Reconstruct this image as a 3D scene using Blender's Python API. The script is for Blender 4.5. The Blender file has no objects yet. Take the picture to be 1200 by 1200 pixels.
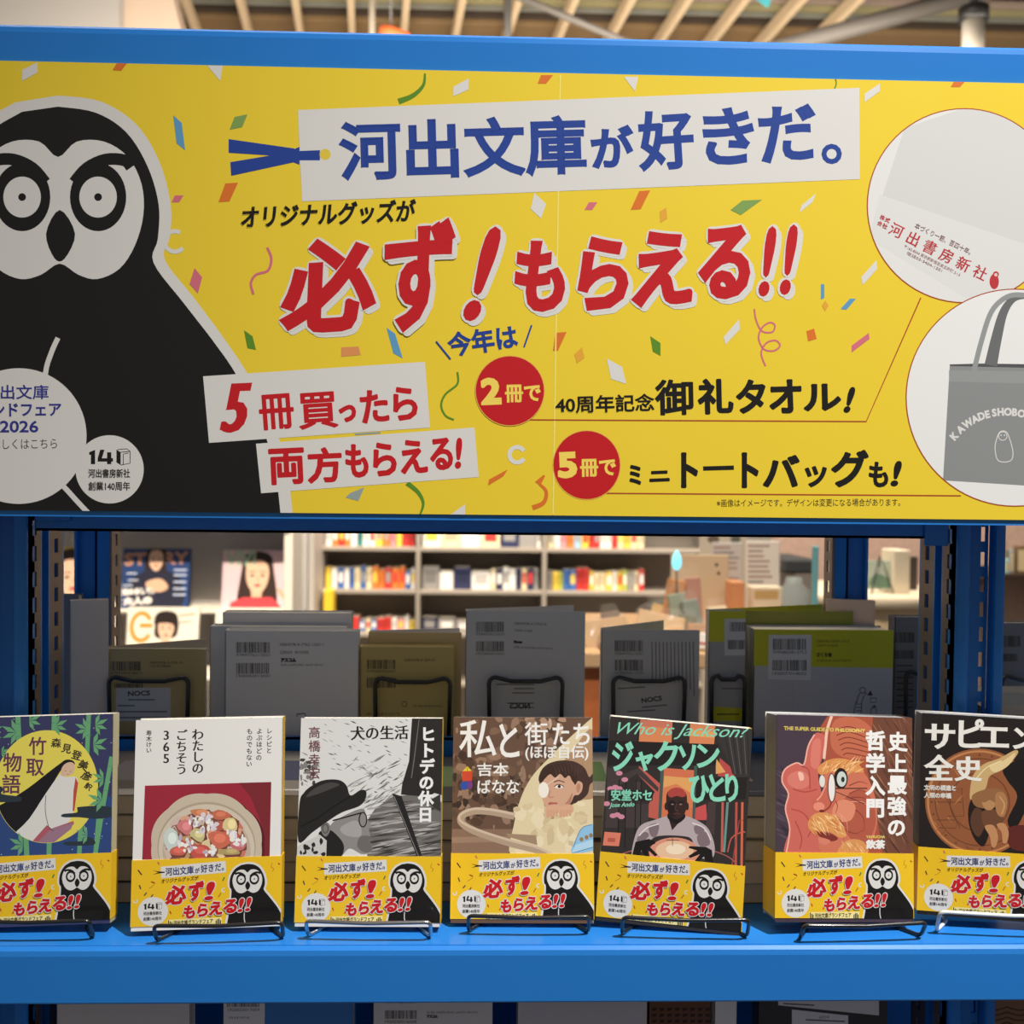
import bpy, bmesh, math, random
from mathutils import Matrix, Vector
from mathutils.geometry import tessellate_polygon
random.seed(7)
C = bpy.context.scene.collection
sc = bpy.context.scene
R = math.radians

# ------------------------------------------------------------------ camera
EYE = 1.40
F = 1203.0
CAMROT = (Matrix.Rotation(-R(1.65), 3, 'Z') @ Matrix.Rotation(R(-1.4), 3, 'X') @ Matrix.Rotation(-R(0.6), 3, 'Y'))
# columns of CAMROT: right, forward, up
right, fwd, up = CAMROT.col[0], CAMROT.col[1], CAMROT.col[2]
cd = bpy.data.cameras.new('camera'); cam = bpy.data.objects.new('camera', cd); C.objects.link(cam)
m3 = Matrix((right, up, -fwd)).transposed()
cam.matrix_world = Matrix.Translation((0, 0, EYE)) @ m3.to_4x4()
cd.sensor_width = 36.0; cd.sensor_fit = 'HORIZONTAL'; cd.lens = 36.0 * F / 1200.0
cd.clip_start = 0.02; cd.clip_end = 60
cd.dof.use_dof = True; cd.dof.focus_distance = 0.74; cd.dof.aperture_fstop = 8.5
sc.camera = cam

# ------------------------------------------------------------------ world, lights, exposure
sc.view_settings.view_transform = 'Standard'
sc.view_settings.look = 'None'
sc.view_settings.gamma = 1.0
sc.view_settings.exposure = 0.6
wd = bpy.data.worlds.new('world'); sc.world = wd; wd.use_nodes = True
wd.node_tree.nodes['Background'].inputs[0].default_value = (1.0, 0.94, 0.87, 1)
wd.node_tree.nodes['Background'].inputs[1].default_value = 0.135

def spot(name, loc, tgt, watts, size, col=(1, .86, .70), rad=.04, blend=.6):
    d = bpy.data.lights.new(name, 'SPOT'); d.energy = watts; d.spot_size = R(size); d.spot_blend = blend
    d.color = col; d.shadow_soft_size = rad
    o = bpy.data.objects.new(name, d); C.objects.link(o); o.location = (loc[0], loc[1], EYE + loc[2])
    v = Vector((tgt[0] - loc[0], tgt[1] - loc[1], tgt[2] - loc[2]))
    o.rotation_euler = v.to_track_quat('-Z', 'Y').to_euler()
    return o
def area(name, loc, tgt, watts, sx, sy, col=(1, .88, .74)):
    d = bpy.data.lights.new(name, 'AREA'); d.energy = watts; d.shape = 'RECTANGLE'; d.size = sx; d.size_y = sy; d.color = col
    o = bpy.data.objects.new(name, d); C.objects.link(o); o.location = (loc[0], loc[1], EYE + loc[2])
    v = Vector((tgt[0] - loc[0], tgt[1] - loc[1], tgt[2] - loc[2]))
    o.rotation_euler = v.to_track_quat('-Z', 'Y').to_euler()
    return o
KEYCOL = (1, .985, .955)
spot('track_spot_key', (1.25, -0.48, 2.8), (.46, .72, -.16), 540, 44, KEYCOL, .035, 1.0)
spot('magazine_spot', (-.4, 1.3, 1.9), (-.9, 3.0, -.32), 420, 44, (1, .84, .64), .03, .5)
spot('bookcase_spot', (-.7, 4.1, 1.95), (-.5, 5.0, -.5), 190, 80, (1, .84, .66), .05, .6)
spot('bookcase_second_spot', (.5, 4.1, 1.95), (.4, 5.0, -.5), 190, 80, (1, .84, .66), .05, .6)
spot('gift_table_spot', (.2, 1.2, 1.9), (.45, 2.1, -.35), 75, 45, (1, .80, .58), .05, .6)
spot('side_wall_spot', (1.3, 2.6, 1.9), (1.35, 3.6, -.3), 130, 60, (1, .82, .64), .05, .6)
area('bookcase_fill', (.1, 3.3, 1.5), (0, 5.0, -.4), 34, 3, .8, (1, .9, .78))  # added soft fill to brighten the bookcase, no visible source
area('aisle_fill', (-.1, 2.0, 2.0), (-.3, 3.2, -.5), 34, 2.6, .8, (1, .88, .72))  # added fill giving the aisle and magazines ambient light, no visible source
area('ceiling_glow', (0.3, 3.4, .9), (0.3, 4.9, 2.3), 60, 4.5, .5, (1, .9, .76))

# ------------------------------------------------------------------ helpers
def ray(px, py):
    return (right * ((px - 600) / F) + up * ((600 - py) / F) + fwd)
def at(px, py, Y):
    """the point seen at photograph position (px, py) on the upright plane at depth Y"""
    d = ray(px, py); t = Y / d.y
    return Vector((d.x * t, Y, EYE + d.z * t))
def lin(c):
    c = c / 255.0
    return c / 12.92 if c <= .04045 else ((c + .055) / 1.055) ** 2.4
MATS = {}
def M(rgb, rough=.5, metal=0.0, spec=.4, coat=0.0, noise=0.0, bump=0.0, emit=0.0, alpha=1.0, trans=0.0):
    key = (tuple(rgb), rough, metal, spec, coat, noise, bump, emit, alpha, trans)
    if key in MATS: return MATS[key]
    m = bpy.data.materials.new('surface_%d_%d_%d' % tuple(rgb)); m.use_nodes = True
    nt = m.node_tree; b = nt.nodes['Principled BSDF']
    col = (lin(rgb[0]), lin(rgb[1]), lin(rgb[2]), 1)
    b.inputs['Base Color'].default_value = col
    b.inputs['Roughness'].default_value = rough; b.inputs['Metallic'].default_value = metal
    b.inputs['Specular IOR Level'].default_value = spec; b.inputs['Coat Weight'].default_value = coat
    b.inputs['Coat Roughness'].default_value = .12
    b.inputs['Alpha'].default_value = alpha; b.inputs['Transmission Weight'].default_value = trans
    if emit:
        b.inputs['Emission Color'].default_value = col; b.inputs['Emission Strength'].default_value = emit
    if noise or bump:
        tc = nt.nodes.new('ShaderNodeTexCoord'); nz = nt.nodes.new('ShaderNodeTexNoise')
        nz.inputs['Scale'].default_value = 9 if bump and not noise else 40; nz.inputs['Detail'].default_value = 4
        nt.links.new(tc.outputs['Object'], nz.inputs['Vector'])
        if noise:
            mr = nt.nodes.new('ShaderNodeMapRange')
            mr.inputs['To Min'].default_value = 1 - noise; mr.inputs['To Max'].default_value = 1 + noise
            nt.links.new(nz.outputs['Fac'], mr.inputs['Value'])
            mx = nt.nodes.new('ShaderNodeMix'); mx.data_type = 'RGBA'; mx.blend_type = 'MULTIPLY'
            mx.inputs[0].default_value = 1; mx.inputs[6].default_value = col
            nt.links.new(mr.outputs['Result'], mx.inputs[7]); nt.links.new(mx.outputs[2], b.inputs['Base Color'])
        if bump:
            bp = nt.nodes.new('ShaderNodeBump'); bp.inputs['Strength'].default_value = bump
            bp.inputs['Distance'].default_value = .004
            nt.links.new(nz.outputs['Fac'], bp.inputs['Height']); nt.links.new(bp.outputs['Normal'], b.inputs['Normal'])
    MATS[key] = m
    return m

class MB:
    """collects shapes with their materials and links them as ONE mesh object"""
    def __init__(s): s.v = []; s.f = []; s.m = []; s.mats = []; s.sm = []
    def mi(s, m):
        if m not in s.mats: s.mats.append(m)
        return s.mats.index(m)
    def add(s, vs, fs, m, smooth=False):
        o = len(s.v); s.v += [tuple(v) for v in vs]; i = s.mi(m)
        for f in fs: s.f.append(tuple(o + k for k in f)); s.m.append(i); s.sm.append(smooth)
    def box(s, a, b, m, bev=0.0, seg=2, mat4=None):
        bm = bmesh.new(); bmesh.ops.create_cube(bm, size=1)
        c = [(a[i] + b[i]) / 2 for i in range(3)]; d = [abs(b[i] - a[i]) for i in range(3)]
        for v in bm.verts: v.co = Vector((c[0] + v.co.x * d[0], c[1] + v.co.y * d[1], c[2] + v.co.z * d[2]))
        if bev: bmesh.ops.bevel(bm, geom=bm.edges[:], offset=min(bev, min(d) * .45), segments=seg, profile=.5, affect='EDGES')
        if mat4: bm.transform(mat4)
        bm.verts.index_update()
        s.add([v.co[:] for v in bm.verts], [[v.index for v in f.verts] for f in bm.faces], m); bm.free()
        return s
    def prism(s, pts, d, m):
        """outline of 3D points swept along the vector d"""
        n = len(pts); d = Vector(d); vs = [Vector(p) for p in pts] + [Vector(p) + d for p in pts]
        t = tessellate_polygon([[Vector(p) for p in pts]])
        fs = [tuple(x) for x in t] + [tuple(n + k for k in reversed(x)) for x in t]
        fs += [(i, (i + 1) % n, n + (i + 1) % n, n + i) for i in range(n)]
        s.add(vs, fs, m); return s
    def tube(s, path, r, m, n=8, closed=False):
        P = [Vector(p) for p in path]; k = len(P); rings = []
        for i, p in enumerate(P):
            a = P[i - 1] if (i > 0 or closed) else p; b = P[(i + 1) % k] if (i < k - 1 or closed) else p
            t = (b - a).normalized()
            if i == 0:
                u = t.orthogonal().normalized()
            else:
                u = (u - t * u.dot(t)).normalized()
            w = t.cross(u)
            rr = r[i] if isinstance(r, (list, tuple)) else r
            rings.append([p + (u * math.cos(2 * math.pi * j / n) + w * math.sin(2 * math.pi * j / n)) * rr for j in range(n)])
        vs = [v for g in rings for v in g]; fs = []
        for i in range(k - 1 if not closed else k):
            a = i * n; b = ((i + 1) % k) * n
            for j in range(n): fs.append((a + j, a + (j + 1) % n, b + (j + 1) % n, b + j))
        if not closed: fs += [tuple(reversed(range(n))), tuple((k - 1) * n + j for j in range(n))]
        s.add(vs, fs, m, True); return s
    def lathe(s, prof, c, m, n=28):
        vs = []; fs = []
        for (r, z) in prof:
            for j in range(n):
                a = 2 * math.pi * j / n; vs.append((c[0] + r * math.cos(a), c[1] + r * math.sin(a), c[2] + z))
        for i in range(len(prof) - 1):
            for j in range(n): fs.append((i * n + j, i * n + (j + 1) % n, (i + 1) * n + (j + 1) % n, (i + 1) * n + j))
        fs += [tuple(reversed(range(n))), tuple((len(prof) - 1) * n + j for j in range(n))]
        s.add(vs, fs, m, True); return s
    def art(s, A, y0, eps=0):
        # print layers a couple of microns apart, in drawing order; prints that do not overlap share a layer
        el = {}
        for m, L, t in A.t:
            e = el.setdefault(L[:2], [9, 9, -9, -9, 0]); xs = [p[0] for p in t]; ys = [p[1] for p in t]
            e[0] = min(e[0], *xs); e[1] = min(e[1], *ys); e[2] = max(e[2], *xs); e[3] = max(e[3], *ys); e[4] = max(e[4], L[2])
        rank = {}; done = []
        for k in sorted(el):
            x0, y0_, x1, y1, w = el[k]; r = 3 + max([q[4] for q in done if q[0] < x1 and x0 < q[2] and q[1] < y1 and y0_ < q[3]] or [0])
            rank[k] = r; done.append((x0, y0_, x1, y1, r + w))
        for m, L, t in A.t: s.add([(p[0], y0 - (rank[L[:2]] + L[2]) * 5e-7, p[1]) for p in t], [(0, 1, 2)], m)
        A.depth = max([q[4] for q in done] or [0])
        return s
    def build(s, name, parent=None):
        me = bpy.data.meshes.new(name); me.from_pydata(s.v, [], s.f)
        for m in s.mats: me.materials.append(m)
        me.polygons.foreach_set('material_index', s.m); me.polygons.foreach_set('use_smooth', s.sm); me.update()
        o = bpy.data.objects.new(name, me); C.objects.link(o)
        if parent: o.parent = parent
        return o
def tag(o, label=None, cat=None, group=None, kind=None):
    if label: o['label'] = label
    if cat: o['category'] = cat
    if group: o['group'] = group
    if kind: o['kind'] = kind
    return o
def thing(name, label, cat, loc=(0, 0, 0), mat=None, group=None):
    o = bpy.data.objects.new(name, None); C.objects.link(o)
    o.empty_display_size = .05
    if mat: o.matrix_world = Matrix.Translation(loc) @ mat.to_4x4()
    else: o.location = loc
    return tag(o, label, cat, group)

# ---- lettering and print, laid out in two dimensions on a surface
TXT = {}
def glyphs(s):
    if s not in TXT:
        c = bpy.data.curves.new('t', 'FONT'); c.body = s; c.size = 1; c.resolution_u = 3
        o = bpy.data.objects.new('t', c); C.objects.link(o)
        bpy.context.view_layer.update()
        e = o.evaluated_get(bpy.context.evaluated_depsgraph_get()); me = e.to_mesh()
        vs = [(v.co.x, v.co.y) for v in me.vertices]; fs = [tuple(p.vertices) for p in me.polygons]
        e.to_mesh_clear(); bpy.data.objects.remove(o); bpy.data.curves.remove(c)
        TXT[s] = (vs, fs)
    return TXT[s]
def clip_half(P, a, b, c):
    out = []
    for i in range(len(P)):
        p, q = P[i - 1], P[i]; dp = a * p[0] + b * p[1] - c; dq = a * q[0] + b * q[1] - c
        if (dp >= 0) != (dq >= 0):
            t = dp / (dp - dq); out.append((p[0] + (q[0] - p[0]) * t, p[1] + (q[1] - p[1]) * t))
        if dq >= 0: out.append(q)
    return out
def clip_convex(P, Q):
    ar = sum(Q[i - 1][0] * Q[i][1] - Q[i][0] * Q[i - 1][1] for i in range(len(Q)))
    s = 1 if ar > 0 else -1
    for i in range(len(Q)):
        if not P: break
        x0, y0 = Q[i - 1]; x1, y1 = Q[i]; a = -(y1 - y0) * s; b = (x1 - x0) * s
        P = clip_half(P, a, b, a * x0 + b * y0)
    return P
def sm(pts, n=6, closed=True):
    """smooth curve through the points"""
    k = len(pts); out = []
    for i in range(k if closed else k - 1):
        g = lambda j: pts[j % k] if closed else pts[max(0, min(k - 1, j))]
        p0, p1, p2, p3 = g(i - 1), g(i), g(i + 1), g(i + 2)
        for q in range(n):
            t = q / n
            out.append(tuple(.5 * (2 * p1[a] + (p2[a] - p0[a]) * t + (2 * p0[a] - 5 * p1[a] + 4 * p2[a] - p3[a]) * t * t
                                   + (3 * p1[a] - p0[a] - 3 * p2[a] + p3[a]) * t ** 3) for a in (0, 1)))
    if not closed: out.append(pts[-1])
    return out
def circ(cx, cy, rx, ry=None, n=48, a0=0, a1=360):
    ry = ry or rx
    return [(cx + rx * math.cos(R(a0 + (a1 - a0) * i / n)), cy + ry * math.sin(R(a0 + (a1 - a0) * i / n))) for i in range(n)]
def homog(quad, W, H):
    """px quad TL TR BR BL -> metres on a W x H sheet, origin bottom centre"""
    dst = [(-W / 2, H), (W / 2, H), (W / 2, 0), (-W / 2, 0)]; A = []; b = []
    for (x, y), (u, v) in zip(quad, dst):
        A.append([x, y, 1, 0, 0, 0, -u * x, -u * y]); b.append(u)
        A.append([0, 0, 0, x, y, 1, -v * x, -v * y]); b.append(v)
    n = 8; Mx = [A[i] + [b[i]] for i in range(n)]
    for i in range(n):
        p = max(range(i, n), key=lambda r: abs(Mx[r][i])); Mx[i], Mx[p] = Mx[p], Mx[i]
        for r in range(n):
            if r != i:
                f = Mx[r][i] / Mx[i][i]
                for c in range(i, n + 1): Mx[r][c] -= f * Mx[i][c]
    h = [Mx[i][n] / Mx[i][i] for i in range(n)]
    def f(x, y):
        w = h[6] * x + h[7] * y + 1
        return ((h[0] * x + h[1] * y + h[2]) / w, (h[3] * x + h[4] * y + h[5]) / w)
    return f
class Art:
    def __init__(s, fn, clip=None, rough=.4, coat=0.0, spec=.35): s.fn = fn; s.clip = clip; s.t = []; s.k = dict(rough=rough, coat=coat, spec=spec); s.n = 0
    def lay(s, L):
        s.n += 1; return (L, s.n)
    def col(s, c): return M(c, **s.k) if isinstance(c, (tuple, list)) else c
    def tri(s, P, m, L, sub=0):
        T = [s.fn(*p) for p in P]
        if s.clip:
            x0, y0, x1, y1 = s.clip
            if any(not (x0 <= p[0] <= x1 and y0 <= p[1] <= y1) for p in T):
                for a, b, c in ((1, 0, x0), (-1, 0, -x1), (0, 1, y0), (0, -1, -y1)):
                    T = clip_half(T, a, b, c)
                    if len(T) < 3: return
        for i in range(1, len(T) - 1):
            a, b, c = T[0], T[i], T[i + 1]
            ar = (b[0] - a[0]) * (c[1] - a[1]) - (c[0] - a[0]) * (b[1] - a[1])
            if abs(ar) < 1e-13: continue
            s.t.append((m, L + (sub,), (a, b, c) if ar > 0 else (a, c, b)))
    def poly(s, pts, c, L=1, within=None):
        m = s.col(c); L = s.lay(L)
        V = [Vector((p[0], p[1], 0)) for p in pts]
        for t in tessellate_polygon([V]):
            T = [pts[i] for i in t]
            if within:
                T = clip_convex(T, within)
                for i in range(1, len(T) - 1): s.tri((T[0], T[i], T[i + 1]), m, L)
            else: s.tri(T, m, L)
        return s
    def ell(s, cx, cy, rx, ry, c, L=1, n=40): return s.poly(circ(cx, cy, rx, ry, n), c, L)
    def line(s, pts, w, c, L=1, within=None):
        m = s.col(c); L = s.lay(L); k = len(pts); A = []; B = []
        for i in range(k):
            p = pts[max(0, i - 1)]; q = pts[min(k - 1, i + 1)]; dx, dy = q[0] - p[0], q[1] - p[1]; l = math.hypot(dx, dy) or 1
            ww = (w[0] + (w[1] - w[0]) * i / (k - 1)) if isinstance(w, tuple) else w
            A.append((pts[i][0] - dy / l * ww / 2, pts[i][1] + dx / l * ww / 2)); B.append((pts[i][0] + dy / l * ww / 2, pts[i][1] - dx / l * ww / 2))
        for i in range(k - 1):
            for T in ((A[i], A[i + 1], B[i + 1]), (A[i], B[i + 1], B[i])):
                T = clip_convex(list(T), within) if within else T
                for j in range(1, len(T) - 1): s.tri((T[0], T[j], T[j + 1]), m, L, i % 6)
        return s
    def ring(s, cx, cy, r, w, c, L=1, ry=None, n=64, a0=0, a1=360): 
        return s.line([(cx + r * math.cos(R(a0 + (a1 - a0) * i / n)), cy + (ry or r) * math.sin(R(a0 + (a1 - a0) * i / n))) for i in range(n + 1)], w, c, L)
    def ink(s, P, fs, m, L, b, rnd, flat):
        for f in fs: s.tri([P[i] for i in f], m, L)
        if not b: return
        # grow the strokes: a band along every outline, mitred or rounded at the corners
        key = {}; rep = [key.setdefault((round(p[0], 3), round(p[1], 3)), i) for i, p in enumerate(P)]
        he = {}
        for f in fs:
            g = [rep[i] for i in f]
            ar = sum(P[g[i - 1]][0] * P[g[i]][1] - P[g[i]][0] * P[g[i - 1]][1] for i in range(len(g)))
            if ar < 0: g = g[::-1]
            for i in range(len(g)):
                if g[i - 1] != g[i]: he[(g[i - 1], g[i])] = 1
        bd = [e for e in he if (e[1], e[0]) not in he]; nrm = {}; inc = {}; out = {}
        for a, c in bd:
            dx, dy = P[c][0] - P[a][0], P[c][1] - P[a][1]; l = math.hypot(dx, dy)
            if l < 1e-9: continue
            nrm[(a, c)] = (dy / l, -dx / l); out.setdefault(a, []).append((a, c)); inc.setdefault(c, []).append((a, c))
        O = lambda i, n: (P[i][0] + n[0] * b, P[i][1] + n[1] * b * flat)
        k9 = 0
        for (a, c), n in nrm.items():
            k9 += 1; sb = k9
            q = (P[a], O(a, n), O(c, n), P[c]); s.tri(q[:3], m, L, sb); s.tri((q[0], q[2], q[3]), m, L, sb)
        for i in inc:
            for e1 in inc[i]:
                for e2 in out.get(i, []):
                    n1, n2 = nrm[e1], nrm[e2]; cr = n1[0] * n2[1] - n1[1] * n2[0]; dt = n1[0] * n2[0] + n1[1] * n2[1]
                    if cr <= .02: continue
                    k9 += 1; sb = k9
                    if rnd or dt < -.35:
                        a1 = math.atan2(n1[1], n1[0]); da = math.acos(max(-1, min(1, dt))); k = max(1, int(da / .5)); pr = O(i, n1)
                        for j in range(1, k + 1):
                            q = O(i, (math.cos(a1 + da * j / k), math.sin(a1 + da * j / k))); s.tri((P[i], pr, q), m, L, sb); pr = q
                    else:
                        w = 1 / (1 + dt); mt = O(i, ((n1[0] + n2[0]) * w, (n1[1] + n2[1]) * w))
                        s.tri((P[i], O(i, n1), mt), m, L, sb); s.tri((P[i], mt, O(i, n2)), m, L, sb)
    def text(s, st, p0, p1, h, c, L=2, bold=0.0, shear=0.0, n=8, shift=(0, 0), rnd=False, flat=1.0):
        """ink of st stretched so that its lower edge runs p0 -> p1 and it stands h high; bold = stroke growth in px"""
        m = s.col(c); L = s.lay(L); vs, fs = glyphs(st)
        x0 = min(v[0] for v in vs); x1 = max(v[0] for v in vs); y0 = min(v[1] for v in vs); y1 = max(v[1] for v in vs)
        dx, dy = p1[0] - p0[0], p1[1] - p0[1]; l = math.hypot(dx, dy); ux, uy = dx / l, dy / l; nx, ny = uy, -ux
        P = []
        sl = shear * h; lw = l - abs(sl) - 2 * bold; hh = h - 2 * bold
        for v in vs:
            a = (v[0] - x0) / max(x1 - x0, 1e-6); b = (v[1] - y0) / max(y1 - y0, 1e-6)
            A = bold + a * lw + sl * b; B = bold + b * hh
            P.append((p0[0] + ux * A + nx * B + shift[0], p0[1] + uy * A + ny * B + shift[1]))
        s.ink(P, fs, m, L, bold, rnd, flat)
        return s
    def ch(s, c1, x, y, w, h, c, L=2, bold=0.0, shear=0.0, rot=0, n=8, rnd=False, flat=1.0):
        """one glyph whose em box is centred on x, y"""
        m = s.col(c); L = s.lay(L); vs, fs = glyphs(c1)
        if not vs: return s
        cx = .5 if ord(c1) > 0x2000 else (min(v[0] for v in vs) + max(v[0] for v in vs)) / 2
        cy = .38 if ord(c1) > 0x2000 else .35
        cr, sr = math.cos(R(rot)), math.sin(R(rot)); P = []
        for v in vs:
            a = (v[0] - cx) * w + shear * (v[1] - cy) * h; b = -(v[1] - cy) * h
            P.append((x + a * cr - b * sr, y + a * sr + b * cr))
        s.ink(P, fs, m, L, bold, rnd, flat)
        return s
    def vtext(s, st, x, y0, y1, c, L=2, bold=0.0, w=None, x1=None, flat=1.0):
        k = len(st); p = (y1 - y0) / k
        for i, g in enumerate(st):
            if g == 'ー': s.line([(x, y0 + p * (i + .15)), (x, y0 + p * (i + .85))], p * .1 + bold * 2, c, L); continue
            s.ch(g, x + ((x1 - x) * i / max(1, k - 1) if x1 else 0), y0 + p * (i + .5), w or p * 1.05, (w or p * 1.05), c, L, bold, flat=flat)
        return s
    def barcode(s, x0, y0, x1, y1, c=(35, 33, 32), L=1, seed=1):
        rn = random.Random(seed); x = x0; W = x1 - x0
        while x < x1 - W * .02:
            w = W * rn.choice((.012, .012, .024, .034)); s.poly([(x, y0), (x + w, y0), (x + w, y1), (x, y1)], c, L); x += w + W * rn.choice((.012, .016, .026))
        return s
def ordinal(i):
    return ['first', 'second', 'third', 'fourth', 'fifth', 'sixth', 'seventh', 'eighth', 'ninth', 'tenth', 'eleventh', 'twelfth', 'thirteenth', 'fourteenth',
            'fifteenth', 'sixteenth', 'seventeenth', 'eighteenth', 'nineteenth', 'twentieth'][i] if i < 20 else 'twenty-' + ordinal(i - 20) if i < 29 else 'thirtieth'

# ------------------------------------------------------------------ the room
FLOOR = 0.0
m_floor = M((120, 112, 104), .5, noise=.15)
tag(MB().box((-4, -2.5, -.05), (4, 7.2, FLOOR), m_floor).build('floor'), 'grey speckled shop floor', 'floor', kind='structure')
m_wall = M((190, 183, 174), .8, noise=.06)
tag(MB().box((-4, 6.9, 0), (4, 7.0, 4.2), m_wall).build('wall_back'), 'pale grey shop wall behind the bookcases', 'wall', kind='structure')
ZC = EYE + 2.22
tag(MB().box((-4.2, 2.6, ZC + .25), (4.2, 7.2, ZC + .33), M((88, 74, 60), .8, noise=.3)).build('ceiling'), 'brown open shop ceiling deck', 'ceiling', kind='structure')
JR = Matrix.Rotation(R(6.4), 4, 'Z')
m_joist = M((226, 200, 164), .7, noise=.12)
# light timber joists running away under the deck
for i in range(16):
    x = -1.62 + i * .255
    j = MB().box((-.016, 3.9, 0), (.016, 6.6, .07), m_joist, .006).build('ceiling_joist')
    j.matrix_world = Matrix.Translation((0, 0, ZC)) @ JR @ Matrix.Translation((x, 0, 0))
    tag(j, 'pale timber joist under the brown ceiling, %s from the left' % ordinal(i), 'joist', 'timber joists under the ceiling')
for i, (y, w, zo, c, nm) in enumerate([(4.872, .03, .08, (150, 132, 120), 'pinkish grey batten'), (4.945, .05, .08, (150, 142, 104), 'olive batten'), (5.30, .26, .08, (138, 112, 78), 'broad tan batten'), (4.80, .02, .13, (70, 58, 48), 'dark brown batten'), (5.02, .02, .08, (128, 128, 118), 'thin grey-green batten'), (5.10, .03, .08, (66, 54, 44), 'dark umber batten')]):
    j = MB().box((-3.4, y - w / 2, 0), (3.4, y + w / 2, .03), M(c, .75, noise=.15), .005).build('ceiling_batten')
    j.location = (0, 0, ZC + zo)
    tag(j, nm + ' crossing above the ceiling joists, %s from the front' % ordinal(i), 'batten', 'battens across the ceiling')
m_pipe = M((92, 87, 82), .5)
def bar(name, label, cat, a, b, r, m, n=12):
    tag(MB().tube([a, b], r, m, n).build(name), label, cat)
bar('ceiling_pipe', 'grey steel pipe running diagonally down under the ceiling near the middle', 'pipe', at(560, -24, 4.0), at(800, 77, 4.0), .014, m_pipe)
bar('ceiling_duct', 'wide grey cable duct slanting up to the right under the ceiling', 'duct', at(880, 66, 4.05), at(1190, -20, 4.05), .034, m_pipe)
bar('ceiling_pole', 'dark grey pole hanging down left of the diagonal pipe', 'pole', at(595, -40, 4.2), at(595, 120, 4.2), .016, M((92, 90, 88), .5))
bar('ceiling_conduit', 'thin pale conduit hanging at the left of the ceiling joists', 'pipe', at(436, -40, 4.25), at(436, 120, 4.25), .013, M((170, 160, 145), .5))
p = at(462, 40, 4.0)
q = at(458, 36, 4.0); o = MB().tube([at(446, 36, 4.0), at(456, 39, 4.0), at(480, 44, 4.0)], [.02, .03, .016], M((214, 96, 48), .5), 12).tube([q, (q.x, q.y, ZC + .26)], .004, M((92, 90, 88), .5), 6).build('pipe_lagging')
tag(o, 'small orange wrapped pipe end under the left of the ceiling', 'pipe end')
b = MB().prism([at(885, -4, 4.0), at(904, -4, 4.0), at(901, 8, 4.0), at(893, 3, 4.0)], (0, .01, 0), M((60, 150, 160), .6))
tag(b.build('hanging_tag'), 'small teal tag hanging from the ceiling at the top of the picture', 'tag')
# grey and beige bulkhead boxes at the upper left
b = MB().box((at(-500, 0, 4.1).x, 4.1, EYE + 1.4), (at(140, 0, 4.1).x, 4.3, ZC + .25), M((150, 146, 142), .8))
tag(b.build('wall_left'), 'grey bulkhead wall at the upper left', 'wall', kind='structure')
q = [at(140, 120, 4.15), at(240, 120, 4.15), at(213, 38, 4.15), at(196, -30, 4.15), at(140, -30, 4.15)]
tag(MB().prism(q, (0, .12, 0), M((176, 156, 138), .8)).build('trim_1'), 'beige slanted bulkhead edge beside the grey wall', 'trim', kind='structure')
# the hanging lamp at the upper right
a = at(1140, 62, 3.6)
L = thing('pendant_lamp', 'white cylinder lamp with a black cap hanging at the upper right', 'lamp', (a.x, a.y, a.z - .09))
k = 3.6 / F
MB().lathe([(.0, .0), (12.5 * k, 0), (12.5 * k, 37 * k + .09), (0, 37 * k + .09)], (0, 0, 0), M((176, 168, 156), .5)).build('lamp_shade', L)
MB().lathe([(0, 0), (17 * k, 0), (17 * k, 15 * k), (6 * k, 16 * k), (0, 16 * k)], (0, 0, 37 * k + .09), M((34, 33, 33), .4)).build('cap', L)
MB().lathe([(0, 0), (5 * k, 0), (5 * k, .5), (0, .5)], (0, 0, 53 * k + .09), M((80, 78, 76), .4)).build('rod', L)

# ------------------------------------------------------------------ the blue rack
SH = -.3235                      # top of the display shelf, below eye height
XL, XR = -.62, .66
BLUE = M((38, 122, 204), .34, spec=.3, coat=.12)
SHEEN_GREY = M((128, 116, 108), .42, .35)  # slotted post faces: reflected light put into the colour as grey-brown
DARKSTEEL = BLUE
rack = thing('display_rack', 'blue painted steel display rack with slotted posts', 'rack', (0, .8, 0))
def rk(b, name, label=None):
    o = b.build(name); o.parent = rack; o.location = (0, -.8, 0)
    if label: o['label'] = label
    return o
Z = lambda z: EYE + z
b = MB()
b.box((XL, .718, Z(SH - .0016)), (XR, 1.07, Z(SH)), BLUE)
# rounded front nose and downturned lip
prof = [(.722, SH), (.717, SH - .0006), (.7145, SH - .0025), (.7138, SH - .006), (.7138, SH - .0385), (.7142, SH - .0395), (.724, SH - .0395), (.724, SH - .0375), (.7158, SH - .0375), (.7158, SH - .006), (.717, SH - .0035), (.722, SH - .0016)]
b.prism([(XL, y, Z(z)) for y, z in prof], (XR - XL, 0, 0), BLUE)
b.box((XL, 1.068, Z(SH - .04)), (XR, 1.07, Z(SH)), BLUE)
rk(b, 'shelf')
b = MB()
b.prism([(XL, y, Z(z)) for y, z in [(.722, .311), (.7155, .3105), (.7136, .3085), (.7130, .305), (.7130, -.0235), (.7150, -.0235), (.7150, .303), (.7165, .3085), (.722, .309)]], (XR - XL, 0, 0), BLUE)
b.box((XL, .722, Z(.309)), (XR, .86, Z(.311)), BLUE)
b.box((XL, .715, Z(-.0235)), (XR, .745, Z(-.0218)), BLUE)
b.box((XL, .743, Z(-.0235)), (XR, .745, Z(.28)), BLUE)
rk(b, 'header_panel')
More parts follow.
